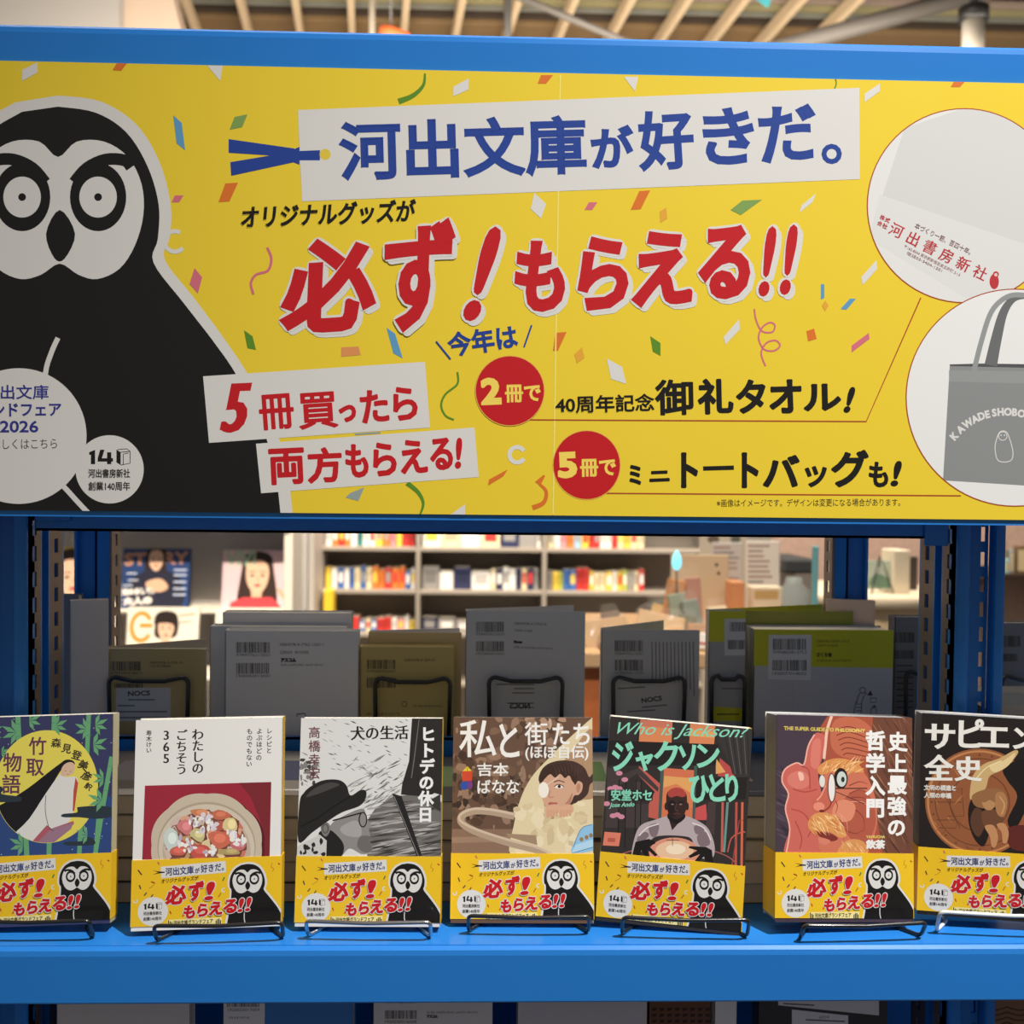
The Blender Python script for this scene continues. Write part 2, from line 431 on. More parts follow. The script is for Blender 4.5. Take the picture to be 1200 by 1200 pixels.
# beam that ties the posts under the header
b = MB(); xa, xb = at(34, 620, .795).x, at(1118, 620, .795).x
b.box((xa + .003, .80, Z(-.0375)), (xb - .003, .803, Z(.03)), BLUE); b.box((xa + .003, .80, Z(-.0375)), (xb - .003, .83, Z(-.0355)), BLUE)
b.box((xb - .022, .797, Z(-.043)), (xb - .003, .80, Z(.03)), BLUE, .001); b.box((xa + .003, .797, Z(-.030)), (xa + .03, .80, Z(.03)), BLUE, .001)
rk(b, 'cross_beam')
def slotted(b, x0, x1, ya, yb, zlo, zhi, pitch, sy, sh, m, axis='y', z_a=-.52, z_b=.0):
    """plate with a row of punched slots; axis = direction across the plate"""
    def bx(u0, u1, z0, z1):
        if axis == 'y': b.box((x0, u0, Z(z0)), (x1, u1, Z(z1)), m)
        else: b.box((u0, ya, Z(z0)), (u1, yb, Z(z1)), m)
    u0, u1 = (ya, yb) if axis == 'y' else (x0, x1)
    c = (u0 + u1) / 2; bx(u0, c - sy / 2, zlo, zhi); bx(c + sy / 2, u1, zlo, zhi)
    z = z_b; bx(c - sy / 2, c + sy / 2, z_b, zhi)
    while z > z_a:
        bx(c - sy / 2, c + sy / 2, z - pitch, z - sh); z -= pitch
    bx(c - sy / 2, c + sy / 2, zlo, z)
T = .0018
ZLO, ZHI = -1.40, .308
def front_post(xi, s):
    """s = -1 left post (body extends to -x), +1 right post"""
    b = MB(); X = lambda d: xi + s * d
    g = lambda d0, d1: (min(X(d0), X(d1)), max(X(d0), X(d1)))
    x0, x1 = g(0, T)
    slotted(b, x0, x1, .795, .818, ZLO, ZHI, .02, .0075, .0115, SHEEN_GREY, z_b=-.03)
    slotted(b, x0, x1, .834, .860, ZLO, ZHI, .02, .0075, .0115, SHEEN_GREY, z_b=-.026)
    # folded groove between the two slotted faces
    x0, x1 = g(0, .009); b.box((x0, .818, Z(ZLO)), (x1, .8198, Z(ZHI)), BLUE); b.box((x0, .8322, Z(ZLO)), (x1, .834, Z(ZHI)), BLUE)
    x0, x1 = g(.009, .009 + T); b.box((x0, .818, Z(ZLO)), (x1, .834, Z(ZHI)), BLUE)
    # front: rounded nose, recessed web with its own slots, outer nose
    arc = [(X(0), .795)] + [(X(.0055 - .0055 * math.cos(R(a))), .795 - .0055 * math.sin(R(a))) for a in range(15, 166, 15)] + [(X(.011), .795), (X(.011), .8065), (X(0), .8065)]
    b.prism([(x, y, Z(ZLO)) for x, y in arc], (0, 0, ZHI - ZLO), BLUE)
    x0, x1 = g(.011, .023); b.box((x0, .806, Z(ZLO)), (x1, .808, Z(ZHI)), BLUE)
    x0, x1 = g(.023, .031)
    if s < 0: b.box((x0, .806, Z(ZLO)), (x1, .808, Z(ZHI)), BLUE)
    else: slotted(b, x0, x1, .806, .808, ZLO, ZHI, .02, .004, .0115, BLUE, axis='x', z_b=-.028)
    x0, x1 = g(.031, .040); b.box((x0, .794, Z(ZLO)), (x1, .8075, Z(ZHI)), BLUE, .003)
    x0, x1 = g(0, .040); b.box((x0, .860, Z(ZLO)), (x1, .862, Z(ZHI)), BLUE)
    o = rk(b, 'post')
    return o
front_post(at(1119, 720, .795).x, 1)
# left front post: same section with a closed outer flank
xl = at(33, 720, .795).x
front_post(xl, -1)
b = MB(); b.box((xl - .11, .792, Z(ZLO)), (xl - .0405, .80, Z(ZHI)), BLUE, .002); rk(b, 'post_cover')
def rear_post(xi, s):
    b = MB(); X = lambda d: xi + s * d
    g = lambda d0, d1: (min(X(d0), X(d1)), max(X(d0), X(d1)))
    x0, x1 = g(0, T); slotted(b, x0, x1, 1.0, 1.024, ZLO, ZHI, .02, .007, .0115, SHEEN_GREY, z_b=-.03)
    x0, x1 = g(.0025, .016); b.box((x0, 1.0, Z(ZLO)), (x1, 1.002, Z(ZHI)), BLUE)
    x0, x1 = g(.014, .016); b.box((x0, 1.0, Z(ZLO)), (x1, 1.008, Z(ZHI)), BLUE)
    x0, x1 = g(.014, .036); b.box((x0, 1.006, Z(ZLO)), (x1, 1.008, Z(ZHI)), BLUE); x0, x1 = g(.0335, .036); b.box((x0, 1.0, Z(ZLO)), (x1, 1.024, Z(ZHI)), BLUE)
    rk(b, 'post')
rear_post(at(131, 720, 1.0).x, -1); rear_post(at(974, 720, 1.0).x, 1)
# raised rear step with its rail
RX0, RX1 = at(131, 720, 1.0).x + .004, at(974, 720, 1.0).x - .003
b = MB(); b.box((RX0, .93, Z(-.262)), (RX1, .932, Z(-.229)), BLUE); b.box((RX0, .93, Z(-.231)), (RX1, .937, Z(-.229)), BLUE); b.box((RX0, .996, Z(-.2635)), (RX1, 1.066, Z(-.262)), BLUE); b.box((XL, .93, Z(-.2635)), (XR, .996, Z(-.262)), BLUE)
b.box((RX0, 1.04, Z(SH)), (RX0 + .03, 1.06, Z(-.2635)), BLUE); b.box((RX1 - .03, 1.04, Z(SH)), (RX1, 1.06, Z(-.2635)), BLUE)
b.box((RX0, .935, Z(SH)), (RX0 + .003, 1.05, Z(-.2635)), BLUE); b.box((RX1 - .003, .935, Z(SH)), (RX1, 1.05, Z(-.2635)), BLUE)
rk(b, 'rear_step')
LSH = -.62
b = MB(); b.box((XL, .725, Z(LSH - .0016)), (XR, 1.07, Z(LSH)), BLUE); b.box((XL, .725, Z(LSH - .039)), (XR, .727, Z(LSH)), BLUE); rk(b, 'lower_shelf')
b = MB(); b.box((XL, 1.06, Z(LSH)), (XR, 1.062, Z(SH - .041)), BLUE); rk(b, 'lower_back_panel')

# ------------------------------------------------------------------ the banner
YB = .7118
YEL = (238, 207, 54); WHITE = (222, 219, 214); BLK = (24, 22, 21); RED = (196, 26, 34); NAVY = (36, 66, 148); GREY = (140, 142, 142)
def owl(A, fx, fy, s, L, lettered=False):
    """a plain black and white owl; fx, fy, s place its banner layout (face centre x 68, body foot y 640)"""
    T = lambda P: [(fx + (x - 68) * s, fy + (y - 112) * s) for x, y in P]
    rim = [(68, 112), (118, 119), (160, 146), (187, 190), (200, 240), (199, 278), (193, 304), (228, 350), (262, 396), (292, 441), (322, 500), (338, 560), (346, 640)]
    rim = sm(rim, 5, False) + [(-92, 640)] + sm([(-84, 560), (-70, 480), (-58, 400), (-50, 310), (-62, 280), (-64, 235), (-52, 190), (-24, 146), (18, 120)], 5, False)
    A.poly(T(rim), WHITE, L)
    body = sm([(68, 125), (112, 132), (148, 155), (173, 195), (186, 240), (185, 280), (180, 308), (216, 356), (250, 400), (278, 441), (308, 502), (324, 562), (332, 640)], 5, False) + [(-76, 640)] + \
           sm([(-70, 560), (-56, 480), (-44, 400), (-38, 308), (-50, 280), (-51, 238), (-40, 195), (-14, 156), (26, 131)], 5, False)
    A.poly(T(body), BLK, L + 1)
    face = sm([(68, 184), (90, 166), (122, 166), (150, 184), (166, 216), (168, 252), (158, 288), (140, 315), (114, 327), (92, 322), (70, 309), (48, 322), (24, 327), (-2, 315), (-20, 288), (-31, 252), (-29, 216), (-13, 184), (14, 166), (46, 166)], 4)
    A.poly(T(face), WHITE, L + 2)
    for c in (26, 115):
        cx, cy = T([(c, 231)])[0]
        A.ell(cx, cy, 33 * s, 40 * s, BLK, L + 3); A.ell(cx, cy, 22 * s, 24 * s, WHITE, L + 4); A.ell(cx, cy, 4.6 * s, 4.6 * s, BLK, L + 5, 16)
    for d in (-1, 1):
        A.line(T(sm([(70 + d * 17, 214), (70 + d * 32, 197), (70 + d * 54, 187), (70 + d * 76, 188), (70 + d * 84, 196)], 4, False)), 14 * s, BLK, L + 3)
    A.poly(T(sm([(70, 246), (88, 274), (76, 303), (64, 303), (54, 274)], 4)), BLK, L + 3)
    A.line(T(sm([(68, 396), (60, 414), (53, 440), (50, 500), (62, 552), (82, 578), (108, 606)], 4, False)), 6 * s, WHITE, L + 2)
banner = thing('banner', 'yellow paper promotion banner with red lettering fixed along the rack header', 'banner', (.02, YB, Z(-.0195)))
fnb = lambda x, y: (lambda v: (v.x, v.z))(at(x, y, YB))
zt, zb = Z(.2848), Z(-.0195); bx0, bx1 = -.50, .46
A = Art(fnb, (bx0, zb, bx1, zt), rough=.42, coat=.12)
Wp = WHITE; OR = (222, 116, 44); PK = (214, 112, 128); BL = (96, 156, 196); GN = (128, 160, 84); DG = (92, 140, 40); PE = (230, 168, 60); SA = (224, 148, 90)
conf = [(Wp, (26, 82), (44, 73), (44, 85), (26, 95)), (OR, (132, 82), (137, 74), (149, 74), (142, 83)), (Wp, (243, 77), (261, 77), (258, 95)), (BL, (203, 135), (213, 144), (217, 176), (207, 168)),
 (GN, (275, 137), (290, 134), (284, 149), (269, 152)), (OR, (264, 215), (279, 214), (269, 236), (256, 237)), (PK, (205, 229), (215, 229), (210, 237), (201, 237)), (OR, (154, 147), (165, 153), (166, 161)),
 (PK, (228, 314), (237, 325), (232, 344), (222, 333)), (DG, (286, 387), (296, 394), (300, 410), (290, 408)), (BL, (453, 384), (463, 391), (472, 420), (461, 414)), (SA, (400, 407), (420, 406), (423, 416), (400, 418)),
 (Wp, (531, 102), (549, 92), (549, 105), (531, 113)), (OR, (630, 98), (634, 88), (648, 88), (640, 98)), (Wp, (731, 90), (748, 90), (744, 107)), (Wp, (626, 226), (640, 239), (634, 256), (622, 245)),
 (PK, (690, 237), (700, 237), (694, 246), (685, 246)), (OR, (749, 224), (762, 223), (751, 245), (739, 246)), (PE, (773, 248), (781, 243), (782, 256), (774, 261)), (GN, (856, 246), (870, 235), (893, 234), (868, 252)),
 (Wp, (939, 241), (956, 227), (952, 237), (937, 249)), (Wp, (1013, 110), (1031, 98), (1031, 107), (1013, 120)), (OR, (1114, 102), (1120, 92), (1134, 92), (1125, 102)), (OR, (651, 390), (664, 389), (654, 411), (648, 411)),
 (PE, (673, 415), (682, 407), (685, 419), (676, 426)), (DG, (762, 394), (774, 402), (774, 417), (765, 412)), (Wp, (711, 420), (729, 430), (734, 450), (716, 444)), (Wp, (848, 395), (866, 374), (867, 386), (850, 404)),
 (Wp, (1009, 325), (1027, 305), (1028, 315), (1011, 334)), (BL, (962, 333), (966, 333), (966, 349), (962, 351)), (PE, (963, 358), (967, 352), (971, 358), (967, 365)), (BL, (985, 362), (996, 350), (1003, 350), (992, 363)),
 (OR, (945, 388), (954, 385), (957, 397), (947, 400)), (PK, (998, 405), (1018, 390), (1019, 397), (998, 413)), (OR, (573, 562), (595, 550), (590, 558), (572, 569)), ((150, 165, 160), (410, 578), (427, 571), (420, 587), (405, 583)),
 (Wp, (528, 603), (545, 591), (545, 604)), ((150, 165, 160), (416, 508), (446, 506), (446, 508), (416, 510))]
for q in conf: A.poly(list(q[1:]), q[0], 1)
for c, w, P in [(PK, 3, [(313, 290), (318, 303), (314, 317), (300, 322), (294, 332), (297, 345)]), (DG, 2.4, [(536, 436), (536, 450), (522, 462), (517, 475), (522, 487), (532, 492)]), (DG, (2, 7), [(498, 86), (496, 100), (484, 112), (467, 119)]),
             (PK, 2, [(884, 362), (886, 375), (893, 388), (905, 389), (908, 381), (902, 378), (893, 384), (889, 396), (895, 409), (907, 411), (914, 405), (909, 399), (898, 402), (892, 414), (897, 429)]),
             (OR, (2, 8), [(638, 557), (630, 567)]), (OR, (3, 6), [(632, 567), (640, 576), (637, 589), (624, 595)]), (DG, (6, 2), [(477, 566), (490, 577), (496, 590), (492, 604)]), (DG, 1.5, [(979, 92), (980, 98), (978, 104)])]:
    A.line(sm(P, 5, False), w, c, 1)
A.ring(205, 283, 12, 5, WHITE, 1, a0=40, a1=300, n=20); A.ring(606, 533, 9, 5, WHITE, 1, a0=30, a1=330, n=20)
A.line([(656.5, 88), (648, 603)], 1.6, (246, 228, 120), 1)
owl(A, 68, 112, 1.0, 2)
# heading strip with its ribbon
A.poly([(349, 129), (1007, 103), (1007.5, 210), (354, 236)], WHITE, 3)
for P in ([(268, 163), (345, 174), (345, 184), (268, 179)], [(270, 190), (342, 178), (345, 190), (271, 206)], [(338, 178), (351, 172), (351, 193), (338, 188)], [(350, 177), (375, 176), (375, 188), (350, 188)]): A.poly(P, NAVY, 4)
A.ell(381, 181, 6.5, 6.5, (226, 200, 70), 5)
A.text('河出文庫', (399, 212), (688, 204), 70, NAVY, 5, 2.0); A.text('が', (694, 198), (744, 195), 49, NAVY, 5, 2.0)
A.text('好', (750, 201), (815, 197), 70, NAVY, 5, 2.0); A.text('き', (826, 195), (886, 191), 67, NAVY, 5, 2.2); A.text('だ', (892, 192), (959, 187), 66, NAVY, 5, 2.2); A.text('。', (963, 193), (987, 192), 24, NAVY, 5, 1.2)
A.text('オリジナルグッズが', (282, 268), (489, 260), 27, BLK, 3, .8, .12)
# big red line, white edge and white drop under it
big = [('必', (329, 393), (450, 385), 109, 4.3), ('ず', (447, 390), (542, 384), 128, 3.7), ('!', (541, 377), (598, 373), 108, 3.4), ('も', (602, 368), (670, 363), 84, 3.7), ('ら', (676, 365), (744, 361), 86, 3.7),
       ('え', (741, 360), (820, 355), 87, 3.9), ('る', (818, 353), (887, 348), 85, 3.9), ('!', (888, 348), (917, 346), 81, 2.4), ('!', (913, 346), (942, 344), 81, 2.4)]
for st, a, b_, h, bo in big:
    for L_, sh_, ex in ((7, (4.5, 4.5), 1.5), (8, (0, 0), 2.8)):
        e = ex; A.text(st, (a[0] - e, a[1] + e), (b_[0] + e, b_[1] + e), h + 2 * e, WHITE, L_, bo + e, .10 if st != '!' else (.34 if h > 90 else .20), 10, sh_, True)
    A.text(st, a, b_, h, RED, 9, bo, .10 if st != '!' else (.34 if h > 90 else .20))
# two white strips
A.poly([(238, 441), (498, 424), (504, 501), (245, 519)], WHITE, 10); A.poly([(300, 520), (556, 501), (561, 559), (306, 578)], WHITE, 10.5)
A.text('5', (257, 510), (300, 508), 62, RED, 11, 3.4, .22, flat=.35)
for g, x0, x1, y, h in [('冊', 305, 346, 505, 42), ('買', 351, 397, 504, 43), ('っ', 399, 419, 496, 20), ('た', 424, 457, 497, 39), ('ら', 462, 491, 494, 40)]: A.text(g, (x0, y), (x1, y - 3), h, RED, 11, 1.1 if g in '買冊' else 1.5, rnd=True)
for g, x0, x1, y, h in [('両', 316, 358, 569, 43), ('方', 361, 402, 567, 42), ('も', 406, 433, 561, 40), ('ら', 438, 466, 559, 40), ('え', 470, 502, 556, 40), ('る', 505, 532, 552, 38), ('!', 533, 547, 550, 36)]: A.text(g, (x0, y), (x1, y - 2), h, RED, 11, 1.6, .18 if g == '!' else 0, rnd=True)
A.text('今年は', (527, 419), (608, 408), 29, NAVY, 3, .9); A.line([(511, 400), (528, 421)], 2, NAVY, 3); A.line([(623, 381), (614, 407)], 2, NAVY, 3)
# offers
LN = (170, 70, 40)
A.line([(620, 492), (1015, 494), (1079, 349)], 1.5, LN, 2); A.line([(700, 578), (1126, 581)], 1.5, LN, 2)
A.ell(597.5, 458, 41, 41.5, (226, 180, 80), 3); A.ell(597.5, 458, 40, 40.5, RED, 4); A.ell(687.5, 545, 40, 41, (226, 180, 80), 3); A.ell(687.5, 545, 39, 40, RED, 4)
YL = (246, 216, 96)
A.text('2', (564, 475), (588, 474), 32, YL, 5, 2.2); A.text('冊で', (592, 472), (634, 471), 21, YL, 5, .75); A.text('5', (654, 561), (677, 560), 31, YL, 5, 2.2); A.text('冊で', (680, 559), (722, 558), 21, YL, 5, .75)
A.text('40周年記念', (651, 485), (767, 482), 21, BLK, 3, .5)
for g, x0, x1, y, h in [('御', 768, 813, 487, 42), ('礼', 818, 860, 486, 42), ('タ', 863, 898, 485, 40), ('オ', 902, 940, 485, 40), ('ル', 942, 986, 482, 32), ('!', 988, 1005, 484, 30)]: A.text(g, (x0, y), (x1, y - 1), h, BLK, 3, 1.2 if g == '御' else 1.6, .3 if g == '!' else 0, rnd=True)
A.text('ミ', (738, 569), (752, 568), 24, BLK, 3, 1.2, rnd=True); A.text('ニ', (761, 565), (785, 564), 13, BLK, 3, 1.2, rnd=True)
for g, x0, x1, y, h in [('ト', 798, 818, 572, 42), ('ト', 869, 889, 572, 42), ('バ', 894, 937, 571, 38), ('ッ', 943, 969, 571, 25), ('グ', 974, 1018, 571, 44), ('も', 1018, 1041, 571, 30), ('!', 1043, 1058, 570, 30)]: A.text(g, (x0, y), (x1, y), h, BLK, 3, 1.7 if h > 30 else 1.2, .2 if g == '!' else 0, rnd=True)
A.line([(824, 549), (860, 548)], 5, BLK, 3)
A.text('※画像はイメージです。デザインは変更になる場合があります。', (840, 594), (1055, 593), 9, (60, 52, 40), 3)
# white rounds at the lower left
A.ell(22, 511, 79.5, 79.5, WHITE, 6, 72)
A.text('河出文庫', (-20, 468), (57, 468), 17, (50, 54, 140), 7, .3); A.text('グランドフェア', (-43, 489), (72, 488), 17, (50, 54, 140), 7, .5); A.text('2026', (0, 507), (45, 507), 14, (50, 54, 140), 7, .5); A.text('詳しくはこちら', (-10, 527), (67, 526), 12.5, BLK, 7)
def mark140(A, cx, cy, r, L):
    """round white anniversary mark"""
    k = r / 40.0; A.ell(cx, cy, r, r, WHITE, L, 56); X = lambda x, y: (cx + (x - 128) * k, cy + (y - 550) * k)
    for P in ([(104, 530), (111, 527), (111, 544), (106, 544), (106, 533), (104, 533)], [(117, 527), (122, 527), (119, 537), (125, 537), (125, 530), (130, 530), (130, 537), (132, 537), (132, 541), (130, 541), (130, 544), (125, 544), (125, 541), (114, 541), (114, 537)],
              [(136, 527), (141, 530), (141, 545), (136, 542)]): A.poly([X(*p) for p in P], BLK, L + 1)
    for P in ([(137, 527), (148, 526), (152, 529), (152, 543), (141, 545)], [(141, 530), (152, 529)], [(144, 544), (144, 532), (150, 531)]): A.line([X(*p) for p in P], .9 * k, BLK, L + 1)
    for st, y in (('河出書房新社', 560), ('創業140周年', 575)):
        A.text(st, X(103, y), X(152, y), 10.5 * k, (50, 46, 44), L + 1, .25 * k, n=4)
mark140(A, 128.5, 550, 40, 6)
# towel picture
c1 = circ(1130, 241, 113, n=72); A.poly(circ(1130, 241, 114.3, n=72), LN, 2); A.poly(c1, (228, 227, 224), 3)
A.poly([(1060, 150), (1330, 60), (1300, 400), (1190, 380), (1018, 278)], (214, 214, 211), 4, c1)
A.poly([(1031, 228), (1330, 330), (1330, 420), (1190, 385), (1018, 280)], (222, 222, 219), 5, c1)
for i, g in enumerate('河出書房新社'): A.ch(g, 1050.5 + i * 19.6, 270 + i * 9.9, 17, 17, (186, 52, 58), 6, .4, 0, 26, flat=.2)
A.ch('株', 1034, 255, 6, 6, (186, 52, 58), 6, .2, 0, 26); A.ch('式', 1040, 258, 6, 6, (186, 52, 58), 6, .2, 0, 26); A.ch('会', 1031, 262, 6, 6, (186, 52, 58), 6, .2, 0, 26); A.ch('社', 1037, 265, 6, 6, (186, 52, 58), 6, .2, 0, 26)
A.text('本づくり一筋、百四十年。', (1071, 267), (1136, 299), 7, (120, 60, 60), 6); A.text('〒162-8544 東京都新宿区東五軒町 2-13', (1059, 290), (1124, 324), 4, (150, 90, 90), 6); A.text('電話03-3404-1201', (1062, 298), (1103, 319), 4, (150, 90, 90), 6)
A.ell(1165, 330, 5.5, 9, (190, 56, 60), 6, 20); A.ell(1167, 321.5, 3.6, 3.6, (190, 56, 60), 6, 16); A.ell(1167, 322, 2, 2, (226, 200, 198), 7, 12)
# tote picture
c2 = circ(1189, 466, 126.5, n=80); A.poly(circ(1189, 466, 127.8, n=80), LN, 7); A.poly(c2, (234, 233, 231), 8)
A.poly([(1113, 427), (1290, 431), (1296, 574), (1200, 569), (1105, 563)], GREY, 9, c2); A.poly([(1112, 434), (1290, 436), (1291, 452), (1112, 447)], (150, 152, 152), 10, c2)
A.poly([(1113, 427), (1150, 426), (1290, 428), (1290, 433), (1113, 429)], (84, 85, 86), 10, c2)
A.line(sm([(1140, 440), (1150, 400), (1162, 365), (1180, 348), (1200, 346), (1222, 352)], 6, False), 6, (150, 152, 152), 11, c2); A.line(sm([(1161, 428), (1168, 395), (1176, 366), (1188, 350), (1206, 347)], 6, False), (15, 5), (108, 109, 110), 10, c2)
for g, x, y, r_ in [('K', 1118, 511, -47), ('A', 1125.5, 503, -40), ('W', 1134, 496, -33), ('A', 1142.5, 491, -26), ('D', 1150, 487.5, -20), ('E', 1157, 485.5, -14), ('S', 1165, 483.5, -7), ('H', 1172.5, 482.6, -3), ('O', 1181, 482.5, 1), ('B', 1189, 483, 5), ('O', 1197, 484.5, 10)]: A.ch(g, x, y, 11, 12, WHITE, 11, .6, 0, r_)
P = sm([(1172, 506), (1179, 506), (1183, 514), (1187, 530), (1184, 540), (1170, 540), (1166, 526), (1168, 514)], 4); A.line(P + P[:1], 1, WHITE, 11); A.ring(1175, 511, 5, .9, WHITE, 11, n=20); A.ell(1173, 510, .9, .9, WHITE, 11, 8); A.ell(1177, 510, .9, .9, WHITE, 11, 8)
b = MB(); b.box((bx0, YB, zb), (bx1, .7128, zt), M(YEL, .42, coat=.12, spec=.35)); b.art(A, YB - .00008)
o = b.build('printed_sheet', banner); o.location = [-c for c in banner.location]

# ------------------------------------------------------------------ wire book stands
def stand(name, label, x, y, z, yaw, m, w=.043, lip=.013, fy=-.013, back=.10, bz=.0015, by=.034, sl=.2, group='wire book stands on the shelf'):
    """one bent wire: raised front lip, feet, base runners; back loop as a second wire"""
    t = thing(name, label, 'book stand', (x, y, z), Matrix.Rotation(yaw, 3, 'Z'), group)
    r = .0014
    def rnd(P, k=.004, n=4):
        out = []
        for i, p in enumerate(P):
            p = Vector(p)
            if i in (0, len(P) - 1): out.append(p); continue
            a = (Vector(P[i - 1]) - p); b = (Vector(P[i + 1]) - p); ka = min(k, a.length * .45); kb = min(k, b.length * .45)
            A_, B_ = p + a.normalized() * ka, p + b.normalized() * kb
            for j in range(n + 1):
                s = j / n; out.append(A_ * (1 - s) ** 2 + p * 2 * s * (1 - s) + B_ * s * s)
        return out
    P = [(-w * .72, by, bz), (-w * .72, .01, bz), (-w, fy + .002, bz), (-w, fy - .006, lip), (0, fy - .0065, lip - .0012), (w, fy - .006, lip), (w, fy + .002, bz), (w * .72, .01, bz), (w * .72, by, bz)]
    MB().tube(rnd(P), r, m, 8).build('front_lip', t)
    P = [(-w * .72, by, bz), (-w * .74, by + back * sl, back), (0, by + back * sl + .001, back - .003), (w * .74, by + back * sl, back), (w * .72, by, bz)]
    MB().tube(rnd(P, .006), r, m, 8).build('back_loop', t)
    return t
BLKW = M((22, 22, 24), .3, spec=.6, coat=.5); CHROME = M((196, 196, 198), .25, 1.0); WHW = M((225, 225, 222), .3, coat=.4)

# ------------------------------------------------------------------ the promotion band round every book (layout read from one book)
BW, BH = .105, .148
Q4 = [(70, 48), (770, 45), (772, 1082), (57, 1078)]
BANDS = {}
def band_mesh(t):
    if t in BANDS: return BANDS[t]
    z0, z1 = .0029, .0492
    A = Art(homog(Q4, BW, BH), (-BW / 2, z0, BW / 2, z1), rough=.3, coat=.25)
    Y_ = (238, 192, 36)
    cf = [((70, 60, 40), (88, 778), (106, 803)), ((150, 60, 40), (150, 838), (168, 845)), ((60, 120, 60), (498, 828), (490, 846)), ((70, 60, 40), (95, 852), (102, 872)), ((190, 120, 40), (482, 905), (470, 925)),
          ((90, 80, 60), (160, 900), (150, 915)), ((190, 70, 40), (240, 985), (246, 1000)), ((120, 110, 60), (455, 945), (440, 960)), ((190, 70, 40), (300, 1015), (306, 1003)), ((200, 90, 90), (180, 742), (188, 756)), ((180, 60, 50), (765, 775), (755, 768)),
          ((110, 90, 40), (740, 1020), (752, 1030)), ((90, 80, 60), (118, 905), (130, 890))]
    for c, a, b in cf: A.line([a, b], 6, c, 1)
    A.line(sm([(728, 765), (722, 785), (735, 795), (728, 808)], 5, False), 3, (190, 120, 40), 1); A.line(sm([(140, 870), (155, 862), (168, 848)], 5, False), 3, (190, 130, 40), 1)
    A.ring(78, 930, 9, 5, WHITE, 1, n=14, a0=-60, a1=200); A.ring(495, 892, 9, 5, WHITE, 1, n=14, a0=60, a1=300)
    owl(A, 608, 757, .715, 2)
    A.poly([(195, 766), (502, 748), (505, 805), (198, 823)], WHITE, 3)
    A.text('河出文庫', (218, 812), (352, 806), 40, (44, 58, 116), 4, .9, n=4); A.text('が', (357, 804), (380, 803), 26, (44, 58, 116), 4, .9, n=4); A.text('好きだ。', (386, 803), (496, 796), 40, (44, 58, 116), 4, .9, n=4)
    A.poly([(158, 783), (188, 789), (214, 791), (214, 797), (188, 798), (158, 803), (184, 793)], (34, 32, 44), 4)
    A.text('オリジナルグッズが', (198, 848), (376, 838), 22, BLK, 3, .5, .12, n=4)
    for st, a, b, h, bo in [('必', (218, 958), (328, 950), 96, 4.6), ('ず', (326, 942), (409, 936), 96, 4.4), ('!', (402, 940), (465, 935), 90, 3.2), ('も', (303, 1028), (367, 1024), 66, 3.6), ('ら', (368, 1021), (428, 1017), 66, 3.6), ('え', (426, 1015), (498, 1011), 68, 3.8),
                           ('る', (494, 1009), (568, 1004), 70, 3.8), ('!', (562, 1004), (602, 1001), 68, 2.4), ('!', (598, 1001), (638, 998), 68, 2.4)]:
        sh = .22 if st == '!' else .12
        A.text(st, (a[0] - 4, a[1] + 4), (b[0] + 4, b[1] + 4), h + 8, WHITE, 9, bo + 4, sh, rnd=True); A.text(st, a, b, h, RED, 10, bo, sh)
    mark140(A, 160, 984, 71, 5)
    A.poly([(228, 1028), (488, 1026), (488, 1062), (228, 1064)], (244, 226, 150), 3)
    A.text('河出文庫グランドフェア', (258, 1058), (446, 1054), 25, (40, 34, 28), 4, .6, n=4)
    for x, h in [(232, 30), (240, 24), (247, 20), (458, 20), (465, 26), (472, 28), (479, 20)]: A.poly([(x, 1060), (x + 5, 1060), (x + 5, 1060 - h), (x, 1060 - h)], (40, 34, 28), 4)
    b = MB(); m = M(Y_, .3, coat=.25, spec=.35); e = .0004; w = BW / 2
    b.box((-w, -e, z0), (w, 0, z1), m); b.box((w, -e, z0), (w + e, t + e, z1), m); b.box((-w - e, -e, z0), (-w, t + e, z1), m); b.box((-w, t, z0), (w, t + e, z1), m)
    b.art(A, -e - .00004, .00005)
    o = b.build('paper_band'); BANDS[t] = o
    return o
PAPER = M((222, 212, 192), .8, noise=.04)
def book(label, pose, quad, base, artfn, spine, t=.013, pages=None):
    x, y, z, lean, yaw, roll = pose
    mr = Matrix.Rotation(R(yaw), 3, 'Z') @ Matrix.Rotation(-R(lean), 3, 'X') @ Matrix.Rotation(R(roll), 3, 'Y')
    T_ = thing('paperback_book', label, 'book', (x, y, EYE + z), mr, 'promoted paperbacks in front')
    w = BW / 2; e = .0005
    A = Art(homog(quad, BW, BH), (-w, .0478, w, BH), rough=.32, coat=.3); artfn(A)
    b = MB(); mb = M(base, .32, coat=.3, spec=.35); ms = M(spine, .32, coat=.3, spec=.35)
    b.box((-w, 0, 0), (w, e, BH), mb); b.box((w - e, 0, 0), (w, t, BH), ms); b.box((-w, t - e, 0), (w, t, BH), M((230, 226, 218), .4))
    b.art(A, -.00003, .00004)
    b.build('cover', T_)
    MB().box((-w + .001, e, .0006), (w - e, t - e, BH - .0008), M(pages, .6) if pages else PAPER).build('page_block', T_)
    o = band_mesh(t)
    if o.parent is None: o.parent = T_
    else:
        o = o.copy(); C.objects.link(o); o.parent = T_
    return T_
